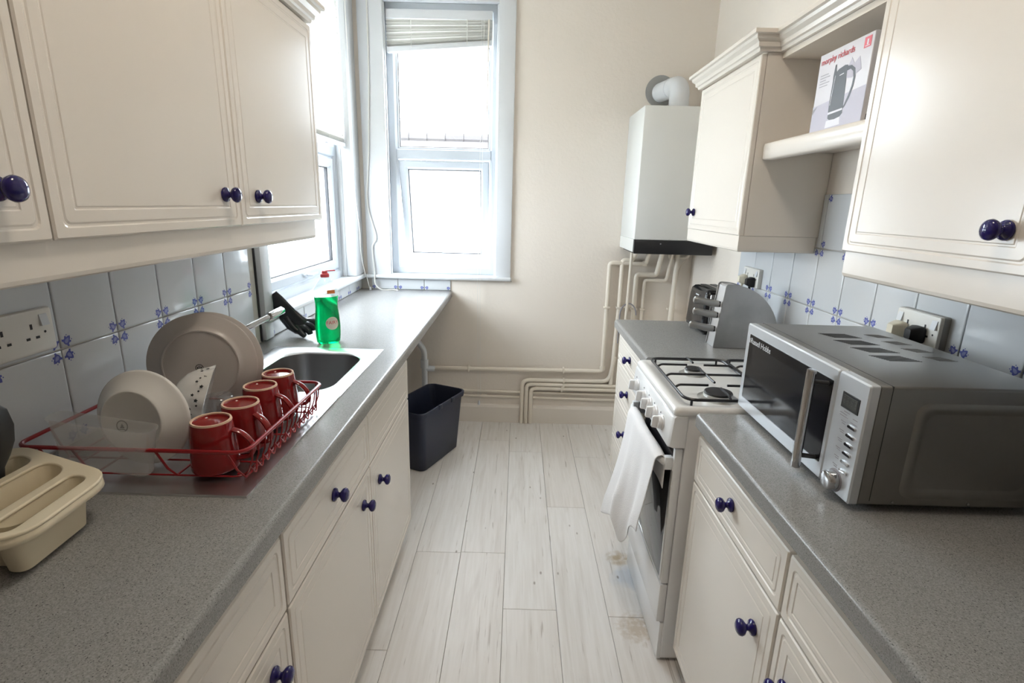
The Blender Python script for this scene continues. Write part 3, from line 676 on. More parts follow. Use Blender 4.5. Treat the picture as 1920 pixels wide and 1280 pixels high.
flat('printed_small_print', [[(0.07, 0.72-0.035*k), (0.07+w, 0.72-0.035*k), (0.07+w, 0.728-0.035*k), (0.07, 0.728-0.035*k)] for k, w in enumerate((0.16, 0.20, 0.12, 0.20, 0.17))], GREYI, 0.0005)
q = MB()
for a, b, c, d in ((0.905, 0.925, 1.80, 1.83), (0.93, 0.95, 1.75, 1.78), (0.90, 0.91, 1.706, 1.72)): q.box(a, b, y0-0.0006, y0-0.0001, c, d)
part('printed_side_marks', q, BLACKP, kb)

# ------------------------------------------------------------------ sockets and plugs
def socket(label, side, yc, zc, wd=0.172, hd=0.092, depth=0.012, pluggedy=()):
    xw = (XL + 0.0102) if side == 'L' else (XR - 0.0102); fn = faceR(xw) if side == 'L' else faceL(xw)
    sg = 1 if side == 'L' else -1
    t = thing('wall_socket', label, 'socket', (xw, yc, zc-hd/2))
    m = MB(); L = []
    for ins, d in ((0, 0), (0, depth-0.004), (0.0015, depth-0.001), (0.004, depth)):
        L.append([fn(u, v, d) for u, v in rrect(yc-wd/2+ins, yc+wd/2-ins, zc-hd/2+ins, zc+hd/2-ins, 0.005, 3)])
    m.loft(L); part('face_plate', m, SOCK, t)
    if depth > 0.02:
        m = MB(); m.loft([[fn(u, v, d) for u, v in rrect(yc-wd/2-0.0008, yc+wd/2+0.0008, zc-hd/2-0.0008, zc+hd/2+0.0008, 0.005, 3)] for d in (0.0, depth-0.009)]); part('pattress_box', m, BRASS, t)
    q = MB()
    for c in (-1, 1):
        oc = yc + c*0.032
        # switch rocker towards the outside (top)
        s = MB(); u0 = yc + c*0.062 - 0.009
        s.loft([[fn(a, b, dd) for a, b, dd in ((u0, zc+0.010, depth), (u0+0.018, zc+0.010, depth), (u0+0.018, zc+0.034, depth), (u0, zc+0.034, depth))],
                [fn(a, b, dd) for a, b, dd in ((u0, zc+0.010, depth+0.0055), (u0+0.018, zc+0.010, depth+0.0055), (u0+0.018, zc+0.034, depth+0.0012), (u0, zc+0.034, depth+0.0012))]], smooth=False)
        part('rocker_switch', s, WHITEP, t)
        for du, dv, a, b in ((0, 0.012, 0.0028, 0.0055), (-0.011, -0.012, 0.0045, 0.0026), (0.011, -0.012, 0.0045, 0.0026)):
            q.loft([[fn(oc+du+x, zc+dv+y, d) for x, y in ((-a, -b), (a, -b), (a, b), (-a, b))] for d in (depth-0.001, depth+0.0003)], smooth=False)
        q.loft([[fn(yc + c*0.062 + 0.0028*math.cos(k), zc-0.004 + 0.0028*math.sin(k), d) for k in [i*PI/5 for i in range(10)]] for d in (depth-0.001, depth+0.0003)], smooth=False)
    part('pin_holes', q, BLACKP, t)
    return t
socket('white double wall socket on the left tiles under the wall cupboards', 'L', 1.010, 1.188)
socket('white double socket with two plugs on the tiles behind the microwave', 'R', 1.402, 1.170, 0.158, 0.090, 0.026)
socket('white double socket with two plugs on the tiles above the knife block', 'R', 2.470, 1.165, 0.165, 0.086, 0.018)
def plug(label, yc, zc, xs, m, cable, size=1.0):
    t = thing('mains_plug', label, 'plug', (xs, yc, zc))
    b = MB(); L = []
    for d, w, h, r in ((0.0015, 0.023, 0.024, 0.010), (0.012, 0.0235, 0.0245, 0.010), (0.019, 0.020, 0.021, 0.008), (0.030, 0.014, 0.017, 0.005), (0.034, 0.011, 0.014, 0.004)):
        L.append([Vector((xs-d*size, yc+u*size, zc+v*size)) for u, v in rrect(-w, w, -h, h*0.85, r, 4)])
    b.loft(L); part('plug_body', b, m, t)
    c = MB().tube(smooth_path(cable, 6), 0.0036, 8); part('cable', c, m, t)
    g = MB().tube([(xs-0.014, yc, zc-0.022), (xs-0.014, yc, zc-0.040)], [0.006, 0.0045], 8); part('cord_grip', g, m, t)
xs1 = XR-0.0102-0.026
plug('ivory plug in the socket behind the microwave', 1.452, 1.158, xs1, IVORY, [(xs1-0.014, 1.452, 1.12), (xs1-0.014, 1.452, 1.06), (xs1-0.010, 1.46, 0.95), (xs1-0.02, 1.50, 0.914)])
plug('black plug in the socket behind the microwave', 1.383, 1.160, xs1, BLACKM, [(xs1-0.014, 1.383, 1.12), (xs1-0.016, 1.383, 1.06), (xs1-0.014, 1.37, 0.95), (xs1-0.03, 1.34, 0.914)])
xs2 = XR-0.0102-0.018
plug('ivory plug in the socket above the knife block', 2.520, 1.150, xs2, IVORY, [(xs2-0.014, 2.520, 1.115), (xs2-0.014, 2.51, 1.05), (xs2-0.012, 2.50, 0.95), (xs2-0.03, 2.48, 0.914)])
plug('black plug in the socket above the knife block', 2.435, 1.148, xs2, BLACKM, [(xs2-0.014, 2.435, 1.115), (xs2-0.018, 2.45, 1.06), (xs2-0.016, 2.49, 0.98), (xs2-0.04, 2.53, 0.915)])

# ------------------------------------------------------------------ sink
sk = thing('sink', 'stainless steel sink with a drainer set into the left worktop', 'sink', (-0.71, 1.42, 0.910))
SX0, SX1, SY0, SY1, YM = -0.925, -0.508, 0.895, 1.952, 1.44
zt = 0.9135
def loopz(u0, u1, v0, v1, r, z, seg=7): return [Vector((u, v, z)) for u, v in rrect(u0, u1, v0, v1, r, seg)]
m = MB()
L = [loopz(SX0, SX1, YM, SY1, 0.0005, 0.9102), loopz(SX0, SX1, YM, SY1, 0.0005, zt-0.001), loopz(SX0+0.003, SX1-0.003, YM, SY1-0.003, 0.004, zt+0.0012), loopz(SX0+0.012, SX1-0.012, YM+0.004, SY1-0.012, 0.012, zt+0.0004),
     loopz(-0.858, -0.556, 1.468, 1.897, 0.085, zt-0.001), loopz(-0.852, -0.562, 1.474, 1.891, 0.082, zt-0.008), loopz(-0.846, -0.568, 1.480, 1.885, 0.078, zt-0.10), loopz(-0.836, -0.578, 1.490, 1.875, 0.072, zt-0.142), loopz(-0.80, -0.614, 1.526, 1.839, 0.05, zt-0.152)]
m.loft(L[:6], False, False); part('sink_deck', m, STEEL, sk, auto=50)
m = MB().loft(L[5:], False, True); part('bowl', m, STEELB, sk, auto=50)
# drainer with ridges
m = MB(); nx, ny = 34, 10; vs = []; fs = []
for j in range(ny+1):
    v = j/ny; y = SY0 + (YM-SY0)*v
    for i in range(nx+1):
        u = i/nx; x = SX0 + (SX1-SX0)*u
        e = min(u, 1-u); z = zt+0.0012
        if 0.03 < e and 0 < j < ny: z = zt - 0.001 - (0.0012 if (i % 4) in (1, 2) and 2 <= j <= 8 and e > 0.1 else 0)
        vs.append((x, y, z))
for j in range(ny):
    for i in range(nx): a = j*(nx+1)+i; fs.append((a, a+1, a+nx+2, a+nx+1))
m.add(vs, fs, 0, True)
m.loft([[(SX0, SY0, 0.9102), (SX1, SY0, 0.9102), (SX1, YM, 0.9102), (SX0, YM, 0.9102)], [(SX0, SY0, zt+0.0012), (SX1, SY0, zt+0.0012), (SX1, YM, zt+0.0012), (SX0, YM, zt+0.0012)]], True, False, smooth=False)
part('drainer', m, STEEL, sk, auto=60)
m = MB().lathe([(0.0, 0.0), (0.030, 0.0), (0.036, 0.003), (0.040, 0.001), (0.0405, -0.004)], 24, (-0.707, 1.68, zt-0.1515)); part('waste_plug', m, CHROME, sk)
tp = thing('mixer_tap', 'chrome swivel tap at the back of the sink behind the plates', 'tap', (-0.888, 1.52, zt))
part('tap_body', MB().lathe([(0.026, 0.001), (0.026, 0.008), (0.018, 0.014), (0.017, 0.10), (0.019, 0.104), (0.019, 0.135), (0.012, 0.142), (0, 0.143)], 24, (-0.888, 1.52, zt)), CHROME, tp)
part('spout', MB().tube([(-0.888, 1.52, 1.043), (-0.870, 1.62, 1.060), (-0.846, 1.755, 1.075)], 0.0105, 14), CHROME, tp)
part('spout_end', MB().tube([(-0.8465, 1.750, 1.0745), (-0.846, 1.7525, 1.0748), (-0.834, 1.825, 1.082), (-0.8335, 1.828, 1.0823)], [0.012, 0.0152, 0.0152, 0.0135], 16), CHROME, tp)
part('lever', MB().tube([(-0.888, 1.52, 1.055), (-0.89, 1.50, 1.075), (-0.90, 1.43, 1.082)], [0.010, 0.008, 0.007], 10), CHROME, tp)

# ------------------------------------------------------------------ dish rack and the washing-up
RX0, RX1, RY0, RY1, RZ, BZ = -0.978, -0.522, 0.932, 1.352, 0.986, 0.9215
rk = thing('dish_rack', 'red wire dish rack standing on the drainer', 'dish rack', ((RX0+RX1)/2, (RY0+RY1)/2, 0.914))
part('rim', MB().tube([Vector((u, v, RZ)) for u, v in rrect(RX0, RX1, RY0, RY1, 0.028, 5)], 0.0042, 8, True), RED, rk)
bx0, bx1, by0, by1 = RX0+0.03, RX1-0.022, RY0+0.022, RY1-0.022
part('base_ring', MB().tube([Vector((u, v, BZ)) for u, v in rrect(bx0, bx1, by0, by1, 0.02, 4)], 0.0020, 7, True), RED, rk)
n = 14
for i in range(n):
    y = RY0+0.030 + (RY1-RY0-0.060)*i/(n-1)
    part('wire', MB().tube([(RX1, y, RZ), (RX1-0.004, y, RZ-0.03), (RX1-0.012, y, BZ+0.012), (bx1, y, BZ)], 0.0019, 6), RED, rk)
    if i < n-1:
        d = (RY1-RY0-0.060)/(n-1)
        part('scallop', MB().tube([(RX1-0.010+0.004*math.sin(PI*k/8), y + d*k/8, BZ+0.0005+0.020*(1-math.sin(PI*k/8))) for k in range(9)], 0.0017, 6), RED, rk)
    if i % 5 == 2: part('wire', MB().tube([(RX0, y, RZ), (RX0+0.012, y, RZ-0.03), (bx0, y, BZ), (bx1, y, BZ)], 0.0022, 6), RED, rk)
for x in (-0.93, -0.865, -0.70, -0.56):
    part('wire', MB().tube([(x, RY0, RZ), (x+0.012, RY0+0.012, BZ+0.02), (x+0.022, by0, BZ), (x+0.022, by1, BZ), (x+0.022, RY1-0.01, BZ+0.03), (x+0.02, RY1, RZ)], 0.0024, 6), RED, rk)
for y in (1.10, 1.235):
    part('plate_divider', MB().tube(fillet([(-0.90, y, BZ), (-0.90, y, BZ+0.055), (-0.72, y, BZ+0.055), (-0.72, y, BZ)], 0.02, 4), 0.0023, 6), RED, rk)
for x, y in ((-0.90, 0.97), (-0.56, 0.97), (-0.90, 1.31), (-0.56, 1.31)):
    part('foot', MB().lathe([(0, 0.915), (0.004, 0.915), (0.004, BZ-0.001), (0, BZ)], 8, (x, y, 0)), RED, rk)

MZ = 0.9245
def mug(label, loc, rot):
    t = thing('mug', label, 'mug', loc, 'red mugs drying upside down in the rack')
    L = Vector(loc)
    m = MB().lathe([(0, 0.0985), (0.0325, 0.0985), (0.0345, 0.1025), (0.0380, 0.1025), (0.0395, 0.099), (0.0425, 0.075), (0.0452, 0.045), (0.0460, 0.02), (0.0465, 0.003), (0.0452, 0.0), (0.0436, 0.003), (0.0425, 0.05), (0.0380, 0.085), (0.034, 0.092), (0, 0.093)], 32, loc)
    part('mug_body', m, REDG, t, auto=60)
    f = MB().loft([[L + Vector((r*math.cos(a), r*math.sin(a), z)) for a in [2*PI*k/32 for k in range(32)]] for r, z in ((0.0340, 0.1018), (0.0345, 0.1045), (0.0378, 0.1045), (0.0388, 0.1010))], False, False); part('foot_ring', f, CLAY, t)
    pts = smooth_path([(0.040, 0, 0.082), (0.058, 0, 0.074), (0.074, 0, 0.056), (0.078, 0, 0.036), (0.068, 0, 0.022), (0.045, 0, 0.018)], 5)
    h = MB(); loops = []
    for i, p in enumerate(pts):
        a = pts[max(i-1, 0)]; b = pts[min(i+1, len(pts)-1)]; d = (b-a).normalized(); nn = Vector((d.z, 0, -d.x))
        loops.append([L + p + nn*(0.0048*math.cos(q)) + Vector((0, 0.0085*math.sin(q), 0)) for q in [2*PI*k/10 for k in range(10)]])
    h.loft(loops); part('handle', h, REDG, t)
    t.rotation_euler = (0, 0, rot); return t
mug('red glazed mug upside down, nearest of the four in the dish rack', (-0.618, 0.992, MZ), math.radians(4))
mug('red glazed mug upside down, second nearest in the dish rack', (-0.608, 1.090, MZ), math.radians(-20))
mug('red glazed mug upside down, third nearest in the dish rack', (-0.618, 1.203, MZ), math.radians(-6))
mug('red glazed mug upside down, farthest of the four, by the sink bowl', (-0.618, 1.300, MZ), math.radians(-2))

def oriented(mb, c, n, up=(0, 0, 1)):
    n = Vector(n).normalized(); u = Vector(up).cross(n).normalized(); v = n.cross(u)
    M = Matrix((u, v, n)).transposed().to_4x4(); M.translation = c; mb.xf(M); return M
def stamp(parent, M, r, bars):
    m = MB(); k = 20
    m.loft([[Vector((q*math.cos(a), q*math.sin(a), z)) for a in [2*PI*i/k for i in range(k)]] for q, z in ((r, 0), (r, 0.0003), (r*0.84, 0.0003), (r*0.84, 0))], False, False, smooth=False, wrap=True)
    for a, b, c, d in bars: m.box(a*r, b*r, c*r, d*r, 0, 0.0003)
    m.xf(M); return part('maker_mark', m, BLACKP, parent)
def dinner_plate(label, c, n, marked):
    t = thing('dinner_plate', label, 'plate', (c[0], c[1], c[2]-0.13), 'grey dinner plates in the rack')
    m = MB().lathe([(0, 0.004), (0.072, 0.004), (0.086, 0.0045), (0.087, 0.0065), (0.090, 0.0065), (0.0915, 0.003), (0.100, -0.003), (0.126, -0.009), (0.130, -0.0115), (0.1295, -0.0145), (0.124, -0.0145), (0.098, -0.0075), (0.086, -0.001), (0, -0.0015)], 64)
    M = oriented(m, Vector(c), n); part('plate_body', m, STONE, t, auto=60)
    if marked: stamp(t, M @ Matrix.Translation((-0.004, -0.006, 0.0041)), 0.0095, [(-0.55, 0.55, -0.12, 0.12), (-0.6, -0.4, -0.3, 0.3), (0.4, 0.6, -0.3, 0.3), (-0.3, 0.3, 0.4, 0.55), (-0.3, 0.3, -0.55, -0.4)])
    return t
dinner_plate('large grey dinner plate with a black maker mark, front one of the standing pair', (-0.792, 1.262, 1.0555), (0.22, -1, 0.10), True)
dinner_plate('large grey dinner plate, rear one of the standing pair nearest the tap', (-0.788, 1.284, 1.0555), (0.22, -1, 0.10), False)
pb = thing('pasta_bowl', 'wide white china bowl standing on edge in the dish rack behind the plastic tub', 'bowl', (-0.772, 1.0, 0.915))
m = MB().lathe([(0, 0.020), (0.058, 0.020), (0.063, 0.0235), (0.0655, 0.0225), (0.069, 0.018), (0.081, 0.006), (0.0935, -0.005), (0.0985, -0.0075), (0.1015, -0.0105), (0.1015, -0.0140), (0.0985, -0.0155), (0.094, -0.012), (0.080, 0.000), (0.068, 0.012), (0.058, 0.015), (0, 0.015)], 56)
M = oriented(m, Vector((-0.776, 1.006, 1.0185)), (-0.05, -1, 0.10)); part('bowl_body', m, CHINA, pb, auto=60)
stamp(pb, M @ Matrix.Translation((-0.022, -0.010, 0.0202)), 0.0125, [(-0.35, 0.35, -0.35, -0.1), (-0.2, 0.2, -0.1, 0.2), (-0.06, 0.06, 0.2, 0.42), (-0.5, 0.5, -0.62, -0.5)])
fb = thing('floral_bowl', 'small white china bowl with a fluted rim and black floral band', 'bowl', (-0.74, 1.13, 0.93))
m = MB(); nn = 72; L = []
for r, z, fl in ((0.001, 0.0, 0), (0.022, 0.0, 0), (0.030, 0.004, 0), (0.045, 0.014, 0), (0.056, 0.030, 0.02), (0.062, 0.046, 0.04), (0.067, 0.056, 0.06), (0.065, 0.0565, 0.06), (0.059, 0.046, 0.04), (0.052, 0.030, 0.02), (0.040, 0.016, 0), (0.001, 0.006, 0)):
    L.append([Vector((r*(1+fl*abs(math.sin(6*a)))*math.cos(a), r*(1+fl*abs(math.sin(6*a)))*math.sin(a), z)) for a in [2*PI*k/nn for k in range(nn)]])
m.loft(L); M0 = M = oriented(m, Vector((-0.775, 1.120, 1.030)), (0.86, 0.36, -0.30)); M = M @ Matrix.Scale(1.18, 4); m.v = [M @ (M0.inverted() @ v) for v in m.v]; part('bowl_body', m, CHINA, fb, auto=60)
q = MB()
for k in range(44):
    a = 2*PI*k/44; r = 0.0610 + 0.0012*(k % 2); z = 0.040 + 0.006*math.sin(k*1.9)
    rr = r*(1+0.03*abs(math.sin(6*a)))+0.0012
    c = Vector((rr*math.cos(a), rr*math.sin(a), z)); tg = Vector((-math.sin(a), math.cos(a), 0)); up = Vector((math.cos(a)*0.35, math.sin(a)*0.35, 0.94)); s = 0.0026 + 0.0008*(k % 3)
    q.add([c+tg*s*math.cos(b)*(1.0 if i % 2 else 0.55) + up*s*math.sin(b)*(1.0 if i % 2 else 0.55) for i, b in enumerate([2*PI*j/10 for j in range(10)])], [tuple(range(10))])
q.xf(M); part('floral_band', q, BLACKP, fb)
tg = thing('glass_tumbler', 'clear glass tumbler upside down behind the red mugs', 'glass', (-0.705, 1.17, MZ))
part('glass_body', MB().lathe([(0, 0.086), (0.030, 0.086), (0.033, 0.083), (0.0345, 0.05), (0.036, 0.0), (0.034, 0.0), (0.0325, 0.05), (0.031, 0.077), (0.0, 0.077)], 32, (-0.705, 1.17, MZ)), GLASSM, tg, auto=60)
# clear plastic tub, tipped on its side
tub = thing('plastic_tub', 'clear plastic food tub tipped on its side at the near end of the dish rack', 'tub', (-0.80, 0.96, 0.915))
m = MB(); L = []
def trl(w, h, z, r): return [Vector((u, v, z)) for u, v in rrect(-w/2, w/2, -h/2, h/2, r, 5)]
for w, h, z, r in ((0.165, 0.026, 0.0, 0.010), (0.172, 0.032, 0.003, 0.013), (0.200, 0.036, 0.100, 0.016), (0.206, 0.042, 0.103, 0.018), (0.206, 0.042, 0.105, 0.018), (0.198, 0.034, 0.1045, 0.015), (0.170, 0.030, 0.0045, 0.012), (0.163, 0.024, 0.0015, 0.009)): L.append(trl(w, h, z, r))
m.loft(L)
m.xf(Matrix.Translation((-0.812, 0.950, 0.9245)) @ Matrix.Rotation(math.radians(7), 4, 'Y') @ Matrix.Rotation(math.radians(6), 4, 'X') @ Matrix.Translation((0, 0, 0.012)))
part('tub_body', m, CLEARP, tub, auto=60)

# ------------------------------------------------------------------ cutlery drainer
def curve_plate(polys, z, ext, bev):
    cu = bpy.data.curves.new('p', 'CURVE'); cu.dimensions = '2D'; cu.fill_mode = 'BOTH'; cu.extrude = ext; cu.bevel_depth = bev; cu.bevel_resolution = 2
    for p in polys:
        sp = cu.splines.new('POLY'); sp.points.add(len(p)-1); sp.use_cyclic_u = True
        for q, (u, v) in zip(sp.points, p): q.co = (u, v, 0, 1)
    ob = bpy.data.objects.new('p', cu); COL.objects.link(ob); bpy.context.view_layer.update()
    me = bpy.data.meshes.new_from_object(ob.evaluated_get(bpy.context.evaluated_depsgraph_get())); bpy.data.objects.remove(ob)
    m = MB(); m.add([(v.co.x, v.co.y, v.co.z+z) for v in me.vertices], [tuple(p.vertices) for p in me.polygons], 0, True); return m
def round_poly(P, r, seg=6):
    out = []; k = len(P); P = [Vector((a, b, 0)) for a, b in P]
    for i in range(k):
        a, b, c = P[i-1], P[i], P[(i+1) % k]; d1 = a-b; d2 = c-b; q = min(r if not isinstance(r, (list, tuple)) else r[i], d1.length*0.48, d2.length*0.48)
        p0 = b + d1.normalized()*q; p1 = b + d2.normalized()*q
        for j in range(seg+1):
            t = j/seg; w = p0*(1-t)**2 + b*2*t*(1-t) + p1*t*t; out.append((w.x, w.y))
    return out
cd = thing('cutlery_drainer', 'cream plastic cutlery drainer with oval compartments beside the dish rack', 'cutlery holder', (-0.83, 0.77, 0.911))
outer = round_poly([(-0.697, 0.640), (-0.708, 0.828), (-0.962, 0.925), (-0.962, 0.60)], [0.05, 0.045, 0.05, 0.06])
body0 = round_poly([(-0.728, 0.672), (-0.735, 0.822), (-0.945, 0.900), (-0.945, 0.655)], 0.03)
body1 = round_poly([(-0.742, 0.686), (-0.744, 0.808), (-0.93, 0.882), (-0.93, 0.675)], 0.022)
SC = 0.968
slot2 = [(a*SC, b*SC) for a, b in round_poly([(-0.743, 0.670), (-0.753, 0.840), (-0.797, 0.850), (-0.790, 0.673)], 0.028)]
slot1 = [(a*SC, b*SC) for a, b in round_poly([(-0.806, 0.675), (-0.813, 0.868), (-0.886, 0.897), (-0.886, 0.672)], 0.045)]
slot3 = [(a*SC, b*SC) for a, b in round_poly([(-0.900, 0.675), (-0.900, 0.897), (-0.962, 0.920), (-0.962, 0.665)], 0.03)]
ZR = 0.992
part('top_plate', curve_plate([outer, slot1, slot2, slot3], ZR, 0.0005, 0.0025), BEIGE, cd, auto=50)
m = MB()
def off(P, d): 
    c = Vector((sum(p[0] for p in P)/len(P), sum(p[1] for p in P)/len(P))); return [(c.x+(p[0]-c.x)*d, c.y+(p[1]-c.y)*d) for p in P]
def lz(P, z): return [Vector((a, b, z)) for a, b in P]
m.loft([lz(off(outer, 0.985), ZR+0.003), lz(off(outer, 1.003), ZR-0.001), lz(off(outer, 1.018), ZR-0.008), lz(off(outer, 1.024), ZR-0.015), lz(off(outer, 1.016), ZR-0.016), lz(off(outer, 1.008), ZR-0.009), lz(off(outer, 0.992), ZR-0.003)], False, False)
part('rolled_rim', m, BEIGE, cd, auto=60)
m = MB().loft([lz(body0, ZR-0.003), lz(body1, 0.913), lz(off(body1, 0.97), 0.911)], False, True); part('body', m, BEIGE, cd, auto=50)
for nm, sl in (('compartment', slot1), ('compartment', slot2), ('compartment', slot3)):
    m = MB().loft([lz(sl, ZR+0.002), lz(off(sl, 0.96), ZR-0.006), lz(off(sl, 0.80), 0.9165)], False, True); part(nm, m, BEIGE, cd, auto=50)
def ladle(label, base, lean, tw):
    t = thing('serving_spoon', label, 'utensil', base)
    L = []
    for z, w, th, cv in ((0.0, 0.006, 0.004, 0), (0.05, 0.008, 0.0045, 0), (0.085, 0.012, 0.005, 0), (0.105, 0.022, 0.005, 0.004), (0.13, 0.031, 0.0045, 0.009), (0.16, 0.034, 0.004, 0.011), (0.19, 0.029, 0.004, 0.009), (0.206, 0.016, 0.0035, 0.005), (0.211, 0.004, 0.003, 0.002)):
        L.append([Vector((w*math.cos(a), th*math.sin(a) + cv*(math.cos(a)**2) - cv, z)) for a in [2*PI*k/20 for k in range(20)]])
    m = MB().loft(L); m.xf(Matrix.Translation(base) @ Matrix.Rotation(lean[0], 4, 'X') @ Matrix.Rotation(lean[1], 4, 'Y') @ Matrix.Rotation(tw, 4, 'Z'))
    part('spoon_head', m, DARKP, t, auto=70)
ladle('dark grey serving spoon standing in the cutlery drainer, farther one at the left edge', (-0.898, 0.815, 0.9185), (0.02, 0.05), 0.9)
ladle('dark grey serving spoon standing in the cutlery drainer, nearer one at the left edge', (-0.905, 0.765, 0.9185), (0.05, -0.02), 1.1)

# ------------------------------------------------------------------ glove and washing-up bottle
gl = thing('rubber_glove', 'black rubber glove slumped against the sill behind the washing-up bottle', 'glove', (-0.93, 2.16, 0.911))
m = MB(); L = []
pth = [((-1.002, 2.105, 1.086), 0.030, 0.012), ((-0.985, 2.112, 1.060), 0.034, 0.015), ((-0.965, 2.118, 1.030), 0.037, 0.017), ((-0.942, 2.122, 1.000), 0.040, 0.019), ((-0.920, 2.124, 0.976), 0.044, 0.022), ((-0.898, 2.124, 0.960), 0.043, 0.023), ((-0.878, 2.122, 0.951), 0.036, 0.020), ((-0.868, 2.120, 0.948), 0.022, 0.012)]
for i, (c, w, h) in enumerate(pth):
    c = Vector(c); a = Vector(pth[max(i-1, 0)][0]); b = Vector(pth[min(i+1, len(pth)-1)][0]); d = (b-a).normalized()
    sd = Vector((0, -1, 0)).cross(d).normalized(); u = sd.cross(d)
    L.append([c + sd*w*math.cos(q)*(1+0.05*math.sin(3*q+i)) + u*h*math.sin(q) for q in [2*PI*k/22 for k in range(22)]])
m.loft(L, True, True)
def finger(pts, r0, r1):
    p = smooth_path(pts, 5); k = len(p); m.tube(p, [r0 + (r1-r0)*i/(k-1) if i < k-1 else r1*0.4 for i in range(k)], 12)
finger([(-0.945, 2.108, 0.992), (-0.924, 2.098, 0.968), (-0.906, 2.093, 0.950), (-0.893, 2.091, 0.940)], 0.014, 0.0095)
finger([(-0.905, 2.112, 0.952), (-0.890, 2.100, 0.940), (-0.876, 2.092, 0.929), (-0.864, 2.088, 0.9205)], 0.019, 0.0090)
finger([(-0.890, 2.118, 0.955), (-0.868, 2.106, 0.950), (-0.852, 2.100, 0.940), (-0.846, 2.098, 0.927)], 0.018, 0.0105)
finger([(-0.884, 2.128, 0.962), (-0.858, 2.118, 0.963), (-0.840, 2.112, 0.956), (-0.833, 2.110, 0.942)], 0.018, 0.0105)
finger([(-0.884, 2.138, 0.970), (-0.858, 2.132, 0.976), (-0.838, 2.128, 0.974), (-0.826, 2.126, 0.962)], 0.017, 0.0105)
part('glove_body', m, RUBBER, gl, auto=80)

bt = thing('washing_up_bottle', 'green washing-up liquid bottle with a red cap beside the sink bowl', 'bottle', (-0.752, 2.045, 0.9105))
GREEN = mat('green_washing_up_liquid', (0.0, 0.50, 0.13), 0.06, trans=0.85, ior=1.34)
BOTC = see_through('clear_bottle_plastic', (0.93, 0.96, 0.95), 0.12, 0.06, 0.12)
LAB = mat('cream_label', (0.80, 0.78, 0.68), 0.4)
prof = [(0.040, 0.0), (0.046, 0.006), (0.0485, 0.030), (0.0495, 0.065), (0.047, 0.105), (0.0435, 0.140), (0.0435, 0.160), (0.0455, 0.178), (0.0465, 0.188)]
rb = math.radians(34); Mb = Matrix.Translation((-0.752, 2.045, 0.9108)) @ Matrix.Rotation(rb, 4, 'Z')
m = MB().lathe([(0, 0)] + prof + [(0, 0.1885)], 40, sx=1.0, sy=0.62); m.xf(Mb); part('green_liquid', m, GREEN, bt, auto=60)
m = MB().lathe([(0.0465, 0.1890), (0.0478, 0.200), (0.0470, 0.212), (0.043, 0.226), (0.033, 0.243), (0.020, 0.257), (0.0145, 0.264), (0.0140, 0.270), (0, 0.270)], 40, sx=1.0, sy=0.68); m.xf(Mb); part('clear_shoulder', m, BOTC, bt, auto=60)
m = MB().lathe([(0, 0.264), (0.0165, 0.264), (0.0170, 0.268), (0.0165, 0.276), (0.0120, 0.279), (0.0095, 0.288), (0, 0.2885)], 24); m.rbox(0.004, 0.040, -0.007, 0.007, 0.286, 0.290, 0.0015); m.xf(Mb); part('red_cap', m, REDI, bt)
def on_bottle(u, v, lift):  # wrap a flat label onto the front
    import bisect
    z = v; r = 0.047
    for (r0, z0), (r1, z1) in zip(prof[:-1], prof[1:]):
        if z0 <= z <= z1: r = r0 + (r1-r0)*(z-z0)/(z1-z0)
    a = -PI/2 + u/0.040
    return Mb @ Vector(((r+lift)*math.cos(a), (r+lift)*0.62*math.sin(a) - lift, z))
q = MB(); nr, na = 4, 24; vs = []; fs = []
cu_, cv_ = 0.009, 0.083
for i in range(nr+1):
    for k in range(na): rr = 0.026*i/nr; vs.append(on_bottle(cu_ + rr*0.85*math.cos(2*PI*k/na), cv_ + rr*math.sin(2*PI*k/na), 0.0009))
for i in range(nr):
    for k in range(na): fs.append((i*na+k, i*na+(k+1) % na, (i+1)*na+(k+1) % na, (i+1)*na+k))
q.add(vs, fs, 0, True); lb = part('round_label', q, LAB, bt)
to = text('label_lettering', 'FAIRY', 0.0165, REDI, bt, Matrix.Identity(4), ext=0.0)
for v in to.data.vertices:
    p = v.co + WO[bt.name]; v.co = on_bottle(cu_ + p.x*0.95, cv_ + 0.003 + p.y*1.15, 0.0016) - WO[bt.name]
q = MB(); q.add([on_bottle(cu_+a, b, 0.0030) for a, b in ((-0.012, 0.202), (0.014, 0.202), (0.014, 0.216), (-0.012, 0.216))], [(0, 1, 2, 3)]); part('shoulder_label', q, mat('orange_label', (0.70, 0.22, 0.06), 0.5), bt)

# ------------------------------------------------------------------ cooker
CY0, CY1 = 1.436, 1.944; CM = (CY0+CY1)/2
ck = thing('gas_cooker', 'white freestanding gas cooker with a tea towel over its oven handle', 'cooker', (0.80, CM, 0.0))
m = MB(); m.rbox(0.512, 1.10, CY0+0.004, CY1-0.004, 0.012, 0.880, 0.004); part('body', m, ENAMEL, ck)
for yy in (CY0+0.05, CY1-0.05):
    for xx in (0.55, 1.05): part('foot', MB().lathe([(0, 0.001), (0.016, 0.001), (0.016, 0.014), (0, 0.014)], 12, (xx, yy, 0)), BLACKM, ck)
